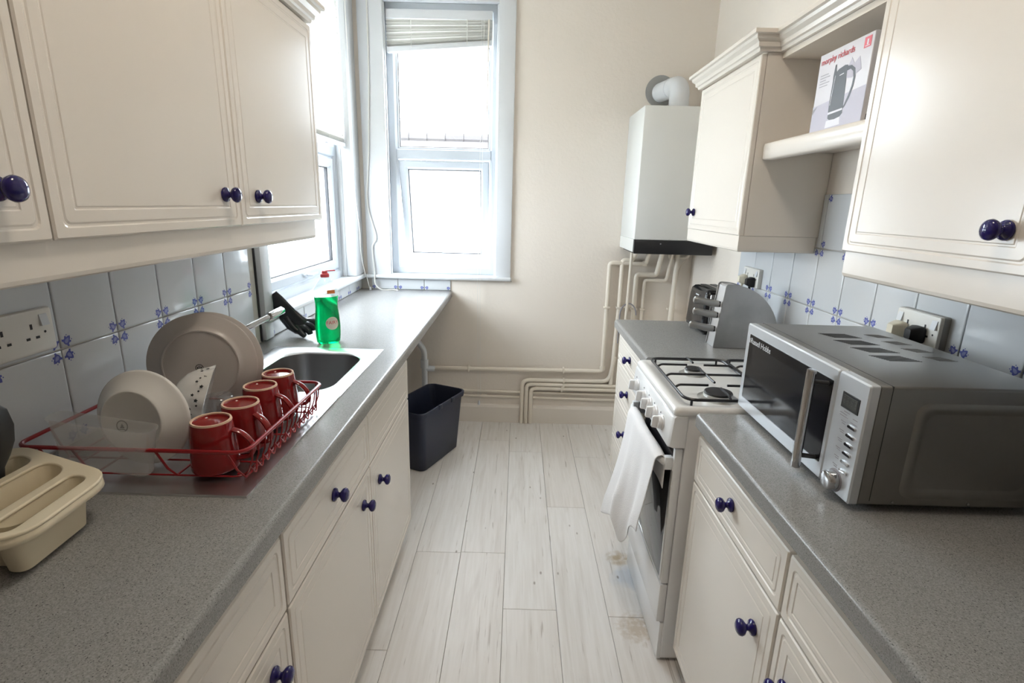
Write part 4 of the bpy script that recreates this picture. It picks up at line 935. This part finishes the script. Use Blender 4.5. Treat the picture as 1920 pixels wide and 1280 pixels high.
# hob: pan with a raised rounded edge
m = MB(); L = []
for ins, z, r in ((0.004, 0.878, 0.012), (0.0, 0.884, 0.014), (0.0, 0.896, 0.016), (0.006, 0.904, 0.018), (0.014, 0.906, 0.02), (0.026, 0.905, 0.024), (0.036, 0.899, 0.03), (0.06, 0.8965, 0.04)):
    L.append([Vector((u, v, z)) for u, v in rrect(0.470+ins, 1.100-ins, CY0+ins, CY1-ins, r, 6)])
m.loft(L); hob = part('hob', m, HOBM, ck, auto=50)
burners = [(0.640, 1.805, 0.030), (0.640, 1.560, 0.044), (0.925, 1.805, 0.038), (0.925, 1.560, 0.034)]
for bx, by, r in burners:
    b = part('burner', MB().lathe([(0, 0.896), (r+0.018, 0.8967), (r+0.014, 0.899), (r+0.004, 0.901), (r, 0.903), (r, 0.911), (r-0.004, 0.913), (0, 0.913)], 32, (bx, by, 0)), ALUM, ck)
    part('burner_cap', MB().lathe([(0, 0.9125), (r-0.003, 0.9125), (r-0.001, 0.915), (r-0.003, 0.918), (0, 0.919)], 32, (bx, by, 0)), BLACKM, b)
def pan_support(x0, x1):
    y0, y1 = CY0+0.036, CY1-0.036; z = 0.930
    s = part('pan_support', MB().tube([Vector((u, v, z-0.010)) for u, v in rrect(x0, x1, y0, y1, 0.035, 6)], 0.0048, 8, True), IRON, ck)
    xm = (x0+x1)/2; W = []
    W.append([(x0, CM, z-0.009), (x0+0.012, CM, z), (x1-0.012, CM, z), (x1, CM, z-0.009)])
    for yc in ((y0+CM)/2, (y1+CM)/2):
        W.append([(xm, y0 if yc < CM else y1, z-0.009), (xm, (y0+0.012) if yc < CM else (y1-0.012), z), (xm, yc + (-0.028 if yc < CM else 0.028), z)])
        W.append([(xm, CM, z), (xm, yc + (0.028 if yc < CM else -0.028), z)])
        W.append([(x0, yc, z-0.009), (x0+0.012, yc, z), (xm-0.030, yc, z)]); W.append([(x1, yc, z-0.009), (x1-0.012, yc, z), (xm+0.030, yc, z)])
    for w in W: part('support_bar', MB().tube(fillet(w, 0.008, 3), 0.0040, 7), IRON, s)
    for xx, yy in ((x0+0.02, y0+0.004), (x1-0.02, y0+0.004), (x0+0.02, y1-0.004), (x1-0.02, y1-0.004)): part('rubber_foot', MB().tube([(xx, yy, 0.900), (xx, yy, z-0.012)], 0.004, 7), IRON, s)
pan_support(0.510, 0.778); pan_support(0.788, 1.056)
# sloping control panel
m = MB(); P = [(0.512, 0.880), (0.473, 0.882), (0.467, 0.876), (0.459, 0.788), (0.462, 0.781), (0.470, 0.778), (0.512, 0.778)]
m.loft([[(x, y, z) for x, z in P] for y in (CY0+0.001, CY0+0.004)] [:0] + [[(0.512 + (x-0.512)*s, y, 0.829 + (z-0.829)*(1 if s == 1 else 0.96)) for x, z in P] for y, s in ((CY0, 0.86), (CY0+0.010, 1), (CY1-0.010, 1), (CY1, 0.86))])
cp = part('control_panel', m, ENAMEL, ck, auto=50)
for yy in (1.865, 1.745, 1.672, 1.598, 1.520):
    m = MB(); m.lathe([(0, 0), (0.0235, 0), (0.0235, 0.004), (0.0205, 0.006), (0.0205, 0.013), (0.018, 0.016), (0, 0.016)], 28)
    g = MB(); g.loft([[Vector((u, v, d)) for u, v in rrect(-w, w, -h, h, 0.004, 3)] for d, w, h in ((0.015, 0.0075, 0.0195), (0.030, 0.0062, 0.0185), (0.033, 0.0045, 0.016))])
    m._j(g, None); m.xf(basis((0.4625, yy, 0.826), (0, -1, 0), (0.09, 0, 1)))
    part('control_knob', m, ENAMEL, cp, auto=40)
    q = MB(); q.box(0.4630, 0.4650, yy+0.026, yy+0.0285, 0.846, 0.851); q.xf(Matrix.Translation((-0.0014, 0, 0))); part('dial_mark', q, GREYI, cp)
# oven door
dr = part('oven_door', MB().rbox(0.486, 0.511, CY0+0.006, CY1-0.006, 0.302, 0.772, 0.004), ENAMEL, ck)
part('oven_glass', MB().rbox(0.4835, 0.4905, CY0+0.020, CY1-0.020, 0.318, 0.768, 0.002), OVENG, dr)
part('glass_trim', MB().rbox(0.4828, 0.490, CY0+0.019, CY1-0.019, 0.312, 0.320, 0.002), ALUM, dr)
part('glass_trim', MB().rbox(0.4828, 0.490, CY0+0.0085, CY0+0.020, 0.312, 0.70, 0.002), ALUM, dr)
m = MB(); L = []
for y, x in ((CY0+0.012, 0.478), (CY0+0.03, 0.462), (CY0+0.06, 0.455), (CM, 0.450), (CY1-0.06, 0.455), (CY1-0.03, 0.462), (CY1-0.012, 0.478)):
    L.append([Vector((x + 0.010*math.cos(a), y, 0.722 + 0.013*math.sin(a))) for a in [2*PI*k/14 for k in range(14)]])
m.loft(L); hd = part('oven_handle', m, ENAMEL, dr)
for yy in (CY0+0.024, CY1-0.024): part('handle_bracket', MB().rbox(0.462, 0.488, yy-0.011, yy+0.011, 0.700, 0.742, 0.004), ENAMEL, hd)
part('storage_drawer', MB().rbox(0.486, 0.511, CY0+0.006, CY1-0.006, 0.155, 0.296, 0.004), ENAMEL, ck)
part('kick_panel', MB().rbox(0.500, 0.515, CY0+0.008, CY1-0.008, 0.006, 0.149, 0.002), ENAMEL, ck)

# tea towel draped over the oven handle
tw = thing('tea_towel', 'white terry tea towel draped over the oven handle', 'towel', (0.43, 1.7, 0.35))
NS, NT = 46, 44; vs = []; 
def towel_pt(s, t):
    """s 0 near .. 1 far along the handle; t -0.3 (behind) .. 1 (front hem)"""
    ytop = CY0+0.028 + s*0.40
    if t < 0:
        k = -t; return Vector((0.4655 + 0.004*math.sin(9*s) , ytop, 0.737 - 0.20*k))
    # over the bar
    fold = math.sin(s*PI*3.6 + 0.7 + 0.6*t) + 0.30*math.sin(s*PI*8.0 + 2.0 + 2.5*t)
    drop = 0.325 + 0.095*s - 0.055*math.cos((s-0.05)*PI*3.0)*(1 if s < 0.75 else 0.3)
    bulge = 0.012 + t*(0.020 + 0.055*s) + 0.014*fold*min(1, t*3)*(0.45+0.55*s)
    if t < 0.06:
        a = PI*(t/0.06)/2.0; return Vector((0.4505 + 0.0135*math.cos(a+0.0) - 0.0*t - 0.012*(t/0.06), ytop, 0.7385 - 0.004*(t/0.06)**2 + 0.004*math.sin(a*2)))
    k = (t-0.06)/0.94
    y = ytop + 0.035*k*(0.5-s) + 0.020*math.sin(s*PI*2.2)*k
    return Vector((0.4375 - bulge*min(1, 0.25+k*0.9) + 0.004, y, 0.7345 - drop*k - 0.02*k*max(0, s-0.6)))
for j in range(NT+1):
    t = -0.55 + 1.55*j/NT
    for i in range(NS+1): vs.append(towel_pt(i/NS, t))
fs = [(j*(NS+1)+i, j*(NS+1)+i+1, (j+1)*(NS+1)+i+1, (j+1)*(NS+1)+i) for j in range(NT) for i in range(NS)]
m = MB().add(vs, fs, 0, True); o = part('towel_cloth', m, TOWEL, tw, auto=180)
sm = o.modifiers.new('thick', 'SOLIDIFY'); sm.thickness = 0.0035; sm.offset = 1.0
ss = o.modifiers.new('smooth', 'SUBSURF'); ss.levels = 1; ss.render_levels = 1

# ------------------------------------------------------------------ microwave
mw = thing('microwave', 'silver microwave oven with a black window on the right worktop', 'microwave', (0.83, 1.18, 0.911))
MX, MXB, MY0, MY1, MZ0, MZ1 = 0.650, 1.015, 0.912, 1.440, 0.9225, 1.165
m = MB(); L = []
for x, ins in ((MX+0.018, 0.003), (MX+0.020, 0.0), (MXB-0.03, 0.0), (MXB, 0.014)):
    L.append([Vector((x, u, v)) for u, v in rrect(MY0+ins, MY1-ins, MZ0+ins*0.6, MZ1-ins*0.6, 0.006, 3)])
m.loft(L); cs = part('casing', m, MWB, mw)
for xx in (MX+0.05, MXB-0.06):
    for yy in (MY0+0.04, MY1-0.04): part('foot', MB().lathe([(0, 0.9106), (0.012, 0.9106), (0.014, 0.9235), (0, 0.9235)], 12, (xx, yy, 0)), BLACKM, mw)
# embossed side panel
m = MB(); L = []
for ins, d in ((0, 0.0001), (0.004, 0.0020), (0.010, 0.0026), (0.016, 0.0020), (0.020, 0.0003), (0.022, 0.0002)): L.append([Vector((u, MY0-d, v)) for u, v in rrect(0.742+ins, MXB-0.018-ins, MZ0+0.018+ins, MZ1-0.030-ins, 0.022, 6)])
m.loft(L, False, True); part('side_embossing', m, MWB, cs, auto=60)
part('seam', MB().box(MX+0.040, MX+0.0412, MY0-0.0004, MY1, MZ0+0.01, MZ1+0.0004), BLACKM, cs)
for xx in (0.735, 0.880): part('screw', MB().tube([(xx, MY0-0.0015, MZ0+0.009), (xx, MY0+0.001, MZ0+0.009)], 0.0026, 10), CHROME, cs)
for k in range(4):     # vent slots, two banks
    for bx, w, nsl in ((0.782, 0.070, 9), (0.900, 0.040, 7)):
        q = MB(); y = 1.330 - k*0.068
        for j in range(nsl): yy = y - j*0.0050*(1.0 if nsl == 9 else 1.0); q.box(bx + j*0.0022, bx+w + j*0.0022, yy-0.0008, yy+0.0008, MZ1-0.0005, MZ1+0.0004)
        part('vent_slots', q, BLACKM if nsl == 9 else BRASS, cs)
# door
DY = 1.009
m = MB(); fn = faceL(MX)
def rr3(u0, u1, v0, v1, d, r): return [fn(u, v, d) for u, v in rrect(u0, u1, v0, v1, r, 3)]
m.loft([rr3(DY, MY1, MZ0, MZ1, -0.018, 0.004), rr3(DY, MY1, MZ0, MZ1, -0.003, 0.004), rr3(DY+0.003, MY1-0.003, MZ0+0.003, MZ1-0.003, 0, 0.004), rr3(DY+0.012, MY1-0.020, MZ0+0.033, MZ1-0.026, 0, 0.003), rr3(DY+0.0125, MY1-0.021, MZ0+0.034, MZ1-0.027, -0.002, 0.003)])
md = part('door', m, MWF, mw)
part('door_window', MB().rbox(MX-0.0005, MX+0.004, DY+0.013, MY1-0.0215, MZ0+0.0345, MZ1-0.0275, 0.0006, 1), BLACK, md)
part('inner_window', MB().rbox(MX-0.0008, MX+0.003, DY+0.085, MY1-0.045, MZ0+0.052, MZ1-0.052, 0.0004, 1), mat('mesh_window_glass', (0.022, 0.023, 0.026), 0.10), md)
hx, hy = MX-0.034, 1.046
h = part('door_handle', MB().tube([(hx, hy, MZ0+0.010), (hx, hy, MZ0+0.0105), (hx, hy, MZ1-0.0125), (hx, hy, MZ1-0.012)], [0.006, 0.0095, 0.0095, 0.006], 18), CHROME, md)
for zz in (MZ0+0.038, MZ1-0.038): part('handle_post', MB().tube([(hx, hy, zz), (MX+0.001, hy-0.008, zz)], 0.0052, 10), BLACKM, h)
text('door_lettering', 'Russell Hobbs', 0.0215, WHITEP, md, basis((MX-0.0010, MY1-0.030, MZ1-0.043), (0, -1, 0), (0, 0, 1)), align='LEFT', spacing=0.95)
q = MB(); q.tube([(MX-0.0010, MY1-0.0262, MZ1-0.049), (MX-0.0010, MY1-0.0262, MZ1-0.037)], 0.0016, 6); part('door_emblem', q, WHITEP, md)
# control side
m = MB()
m.loft([rr3(MY0, DY-0.0015, MZ0, MZ1, -0.018, 0.004), rr3(MY0, DY-0.0015, MZ0, MZ1, -0.003, 0.004), rr3(MY0+0.003, DY-0.0035, MZ0+0.003, MZ1-0.003, 0, 0.004)])
pn = part('control_panel', m, MWF, mw)
part('display_bezel', MB().rbox(MX-0.0010, MX+0.002, 0.932, 0.986, 1.098, 1.130, 0.0008, 1), BLACKM, pn)
part('display', MB().rbox(MX-0.0014, MX+0.001, 0.937, 0.981, 1.103, 1.125, 0.0004, 1), LCD, pn)
text('display_digits', '88:88', 0.020, mat('faint_lcd_segments', (0.065, 0.068, 0.065), 0.4), pn, basis((MX-0.0016, 0.959, 1.114), (0, -1, 0), (0, 0, 1)), ext=0.0001)
for k in range(6):
    z = 1.070 - k*0.0185; yb = 0.9405
    m = MB(); m.loft([[fn(u, v, d) for u, v in rrect(yb-0.0125+i, yb+0.0125-i, z-0.0034+i, z+0.0034-i, 0.0032, 3)] for d, i in ((-0.001, 0), (0.0022, 0), (0.0032, 0.001))]); part('push_button', m, CHROME, pn)
    q = MB(); 
    for r, w in ((0.0015, 0.015), (-0.0025, 0.011)): q.box(MX-0.0004, MX+0.001, 0.962, 0.962+w, z+r, z+r+0.0016)
    part('button_print', q, GREYI, pn)
q = MB()
for r, a, w in ((0, 0.955, 0.018), (1, 0.962, 0.022), (1, 0.930, 0.014), (2, 0.958, 0.026), (2.7, 0.928, 0.020)): q.box(MX-0.0004, MX+0.001, a, a+w, 1.092-r*0.0052, 1.0936-r*0.0052)
part('panel_print', q, GREYI, pn)
dl = part('dial', MB().lathe([(0, -0.001), (0.0195, -0.001), (0.0195, 0.0150), (0.0180, 0.0185), (0.0155, 0.0195), (0, 0.0200)], 32).xf(basis((MX, 0.962, 0.9485), (0, -1, 0), (0, 0, 1))), CHROME, pn)
part('dial_ring', MB().lathe([(0, -0.001), (0.0235, -0.001), (0.0235, 0.0008), (0.0200, 0.0009), (0, 0.0009)], 32).xf(basis((MX, 0.962, 0.9485), (0, -1, 0), (0, 0, 1))), GREYI, pn)

# ------------------------------------------------------------------ knife block, toaster
kbk = thing('knife_block', 'curved stainless steel knife block on the short worktop', 'knife block', (0.93, 2.15, 0.911))
P = [(0.822, 0.9112), (0.846, 1.168), (0.852, 1.175), (0.862, 1.176)]
for k in range(1, 15): a = (PI/2)*(1-k/14); P.append((0.862 + 0.222*math.cos(a), 0.945 + 0.231*math.sin(a)))
P += [(1.086, 0.9112)]
m = MB().prism(P, lambda u, v, w: Vector((u, w, v)), 2.120, 2.124); part('side_plate', m, STEELD, kbk)
m = MB().prism(P, lambda u, v, w: Vector((u, w, v)), 2.206, 2.210); part('side_plate', m, STEELD, kbk)
Pi = [(x + (0.004 if x < 0.9 else -0.004), z - (0.003 if z > 1.0 else 0)) for x, z in P]
m = MB().prism(Pi, lambda u, v, w: Vector((u, w, v)), 2.1245, 2.2055); part('core', m, STEEL, kbk)
for i, (z, ln, yy, lab) in enumerate(((1.092, 0.105, 2.142, 'top'), (1.046, 0.098, 2.142, 'middle'), (0.988, 0.102, 2.142, 'bottom'))):
    xf_ = 0.822 + (z-0.911)*0.0934
    t = thing('kitchen_knife', f'grey handled kitchen knife in the {lab} slot of the knife block', 'knife', (xf_, yy, z))
    L = []
    for s, w, h, dz in ((0.0, 0.0075, 0.0105, 0), (0.15, 0.0085, 0.0115, 0), (0.35, 0.0090, 0.0120, -0.001), (0.6, 0.0085, 0.0105, 0.001), (0.82, 0.0085, 0.0110, 0.003), (0.95, 0.0080, 0.0115, 0.001), (1.0, 0.005, 0.007, 0.0)):
        L.append([Vector((xf_ - 0.006 - ln*s, yy + 1.25*w*math.cos(a), z + dz + 0.014*s + 1.3*h*math.sin(a))) for a in [2*PI*k/14 for k in range(14)]])
    part('knife_handle', MB().loft(L), STEELD, t)
    part('bolster', MB().rbox(xf_-0.008, xf_-0.0005, yy-0.0085, yy+0.0085, z-0.0115, z+0.0115, 0.002), BLACKM, t)
to_ = thing('toaster', 'black toaster with chrome end behind the knife block', 'toaster', (0.95, 2.46, 0.911))
m = MB(); L = []
for z, ins in ((0.918, 0.010), (0.925, 0.002), (0.94, 0.0), (1.07, 0.006), (1.10, 0.010), (1.112, 0.020), (1.115, 0.032)): L.append([Vector((u, v, z)) for u, v in rrect(0.845+ins, 1.010-ins, 2.335+ins, 2.585-ins, 0.022, 5)])
m.loft(L); part('toaster_body', m, BLACK, to_, auto=50)
part('chrome_end', MB().rbox(0.868, 0.988, 2.3285, 2.345, 0.935, 1.098, 0.006), CHROME, to_)
for xx in (0.905, 0.952): part('toast_slot', MB().rbox(xx-0.014, xx+0.014, 2.37, 2.55, 1.1135, 1.1165, 0.001, 1), BLACKM, to_)
part('lever', MB().rbox(0.912, 0.944, 2.306, 2.330, 1.030, 1.042, 0.003), BLACKM, to_)
for xx in (0.890, 0.928, 0.966): part('browning_knob', MB().tube([(xx, 2.3285, 0.965), (xx, 2.318, 0.965)], 0.010, 14), CHROME, to_)
part('badge', MB().box(0.8475, 0.8505, 2.43, 2.47, 1.078, 1.083), WHITEP, to_)
for xx, yy in ((0.87, 2.36), (0.985, 2.36), (0.87, 2.56), (0.985, 2.56)): part('foot', MB().lathe([(0, 0.9106), (0.010, 0.9106), (0.010, 0.92), (0, 0.92)], 10, (xx, yy, 0)), BLACKM, to_)

# ------------------------------------------------------------------ boiler and pipes
bo = thing('boiler', 'white wall mounted boiler with a black base strip on the end wall', 'boiler', (0.87, 3.2, 1.216))
bx0_, bx1_, by_ = 0.650, 1.096, 3.000
part('casing', MB().rbox(bx0_, bx1_, by_, YE-0.002, 1.292, 1.990, 0.006), BOILW, bo)
part('base_strip', MB().rbox(bx0_+0.003, bx1_, by_+0.0005, YE-0.10, 1.214, 1.291, 0.004), BLACKM, bo)
part('side_skirt', MB().rbox(bx0_-0.001, bx0_+0.004, by_+0.02, YE-0.004, 1.222, 1.293, 0.001, 1), BOILW, bo)
part('indicator', MB().tube([(0.80, by_-0.001, 1.272), (0.80, by_+0.002, 1.272)], 0.004, 10), GREYI, bo)
fl = thing('flue', 'white elbowed flue pipe rising from the boiler into the wall', 'flue', (0.86, 3.2, 1.991))
part('wall_seal', MB().tube([(0.822, YE-0.001, 2.135), (0.822, YE-0.010, 2.135)], 0.088, 36), ROS, fl)
P = [(0.822, YE-0.010, 2.128), (0.838, 3.28, 2.122)] + [tuple(p) for p in fillet([(0.838, 3.28, 2.122), (0.856, 3.120, 2.112), (0.856, 3.112, 1.992)], 0.075, 10)[1:]]
part('elbow_pipe', MB().tube(P, 0.053, 28), WHITEP, fl)
d0 = Vector((0.838, 3.28, 2.122)); dd = (Vector((0.856, 3.12, 2.112))-d0).normalized()
part('joint_ring', MB().tube([d0+dd*0.045, d0+dd*0.060], 0.0555, 28), WHITEP, fl); part('joint_ring', MB().tube([(0.856, 3.112, 1.9915), (0.856, 3.112, 2.005)], 0.0565, 28), WHITEP, fl)
YP = YE-0.022
def pipe(label, pts, r=0.0105, clips=(), y=YP, bend=0.022, fit=()):
    pts = [(p[0], y if len(p) == 2 else p[1], p[-1]) for p in pts]
    t = thing('heating_pipe', label, 'pipe', (pts[-1][0], YE-0.002, min(p[2] for p in pts)))
    r *= 1.22; part('pipe_run', MB().tube(fillet(pts, bend, 5), r, 12), PIPE, t)
    for cx, cz, vert in clips:
        m = MB()
        if vert: m.rbox(cx-r-0.006, cx+r+0.006, y-r-0.002, YE-0.0015, cz-0.007, cz+0.007, 0.003)
        else: m.rbox(cx-0.007, cx+0.007, y-r-0.002, YE-0.0015, cz-r-0.006, cz+r+0.006, 0.003)
        part('pipe_clip', m, PIPE, t)
    for a, b in fit: part('coupling', MB().tube([a, b], r+0.004, 12), PIPE, t)
    return t
pipe('cream pipe dropping from the boiler and running left along the wall under the window', [(0.822, 3.30, 1.215), (0.822, 1.120), (0.592, 1.120), (0.592, 0.392), (-0.58, 0.384)], 0.0115, ((0.592, 0.83, 1), (0.33, 0.390, 0), (-0.31, 0.386, 0)), fit=(((0.592, YP, 0.43), (0.592, YP, 0.40)), ((0.80, YP, 1.12), (0.825, YP, 1.12))))
pipe('cream pipe second from the left under the boiler', [(0.735, 3.27, 1.215), (0.735, 1.140), (0.672, 1.140), (0.672, 0.84), (0.655, 0.30)], 0.0115, ((0.672, 0.83, 1),))
pipe('thin cream pipe third from the left under the boiler', [(0.715, 3.33, 1.215), (0.715, 0.30)], 0.0075, ((0.715, 0.835, 1),))
pipe('cream pipe stepping left under the boiler, thicker of the two stepped pipes', [(0.895, 3.28, 1.215), (0.895, 1.050), (0.768, 1.050), (0.768, 0.30)], 0.0125, ((0.768, 0.825, 1),))
pipe('thin cream pipe stepping left under the boiler, nearest the middle', [(0.962, 3.30, 1.215), (0.962, 1.016), (0.822, 1.016), (0.822, 0.30)], 0.0085, ((0.822, 0.825, 1),))
pipe('cream pipe dropping straight down under the right side of the boiler', [(1.005, 3.34, 1.215), (1.005, 0.30)], 0.0125, ((1.005, 0.83, 1),))
pipe('short horizontal cream pipe just under the boiler at the right', [(0.965, 3.36, 1.18), (0.965, 3.36, 1.165), (1.075, 3.36, 1.17), (1.075, 3.36, 1.215)], 0.010, y=3.36)
pipe('outermost of the three cream pipes bending up from the floor on the end wall', [(0.672, 0.50), (0.640, 0.320), (0.055, 0.316), (0.055, 0.002)], 0.0115, ((0.335, 0.317, 0),), bend=0.05)
pipe('middle of the three cream pipes bending up from the floor on the end wall', [(0.715, 0.287), (0.085, 0.287), (0.085, 0.002)], 0.0115, ((0.335, 0.287, 0),), bend=0.035)
pipe('innermost of the three cream pipes bending up from the floor on the end wall', [(0.768, 0.258), (0.116, 0.258), (0.116, 0.002)], 0.0115, ((0.325, 0.256, 0),), bend=0.035)
pipe('upper of the two thin cream pipes low on the end wall behind the bent pipes', [(-0.62, YE-0.009, 0.226), (0.90, YE-0.009, 0.218)], 0.0075, y=YE-0.009)
pipe('lower of the two thin cream pipes low on the end wall behind the bent pipes', [(-0.62, YE-0.009, 0.190), (0.90, YE-0.009, 0.180)], 0.0075, y=YE-0.009, fit=(((-0.22, YE-0.009, 0.1885), (-0.185, YE-0.009, 0.188)),))
wp = thing('waste_pipe', 'white plastic waste pipe behind the bin under the worktop', 'pipe', (-0.60, 3.30, 0.25))
part('pipe_run', MB().tube(fillet([(-0.60, 3.34, 0.22), (-0.60, 3.34, 0.52), (-0.66, 3.34, 0.60), (-0.66, 3.34, 0.80)], 0.03, 5), 0.019, 16), WHITEP, wp)
part('coupling', MB().tube([(-0.60, 3.34, 0.40), (-0.60, 3.34, 0.455)], 0.026, 16), WHITEP, wp); part('side_branch', MB().tube([(-0.60, 3.34, 0.395), (-0.54, 3.365, 0.385)], 0.019, 14), WHITEP, wp)
single('boiler_cable', MB().tube(smooth_path([(1.085, 3.32, 1.22), (1.080, 3.36, 1.17), (1.045, 3.392, 1.10), (1.030, 3.395, 0.98), (1.032, 3.392, 0.80), (1.05, 3.39, 0.55)], 6), 0.0042, 7), CARC, 'thin beige cable looping down the wall from the boiler', 'cable', (1.03, 3.39, 0.55))
single('cable_loop', MB().tube([(0.725 + 0.052*math.cos(PI*k/14), 3.352, 0.79 + 0.075*math.sin(PI*k/14)) for k in range(15)] + [(0.673, 3.352, 0.60)], 0.0045, 7), GREYI, 'grey cable arching up behind the short worktop', 'cable', (0.70, 3.35, 0.60))

# ------------------------------------------------------------------ bin under the worktop
bn = thing('waste_bin', 'navy plastic bin without a lid on the floor under the worktop', 'bin', (-0.50, 2.86, 0.0))
Mbin = Matrix.Translation((-0.506, 2.868, 0.001)) @ Matrix.Rotation(math.radians(-24), 4, 'Z')
m = MB(); L = []
for w, l, z, r in ((0.185, 0.370, 0.0, 0.03), (0.200, 0.385, 0.006, 0.035), (0.240, 0.45, 0.335, 0.04), (0.262, 0.472, 0.337, 0.045), (0.266, 0.476, 0.362, 0.045), (0.262, 0.472, 0.365, 0.045), (0.246, 0.456, 0.365, 0.04), (0.236, 0.446, 0.345, 0.04), (0.196, 0.381, 0.012, 0.033), (0.18, 0.365, 0.010, 0.03)):
    L.append([Vector((u, v, z)) for u, v in rrect(-w/2, w/2, -l/2, l/2, r, 5)])
m.loft(L); m.xf(Mbin); part('bin_body', m, BINM, bn, auto=50)
for v in (-0.06, 0.07):
    q = MB().rbox(0.125, 0.137, v-0.016, v+0.016, 0.342, 0.369, 0.003); q.xf(Mbin); part('lid_catch', q, BINM, bn)

# ------------------------------------------------------------------ unseen ceiling light, added to brighten walls and floor
LAMPM = bpy.data.materials.new('added_warm_glow'); LAMPM.use_nodes = True
nb_ = LAMPM.node_tree.nodes['Principled BSDF']; nb_.inputs['Emission Color'].default_value = (1.0, 0.88, 0.74, 1); nb_.inputs['Emission Strength'].default_value = 22.0
lt = thing('added_ceiling_light', 'unseen round warm ceiling light added overhead to brighten the kitchen', 'light', (0.05, 0.95, ZC-0.002))
part('ceiling_plate', MB().lathe([(0, -0.001), (0.11, -0.001), (0.11, -0.02), (0, -0.02)], 32, (0.05, 0.95, ZC-0.001)), WHITEP, lt)
part('glowing_bowl', MB().lathe([(0.14, -0.021), (0.145, -0.05), (0.125, -0.085), (0.08, -0.105), (0, -0.112)], 32, (0.05, 0.95, ZC-0.001)), LAMPM, lt)
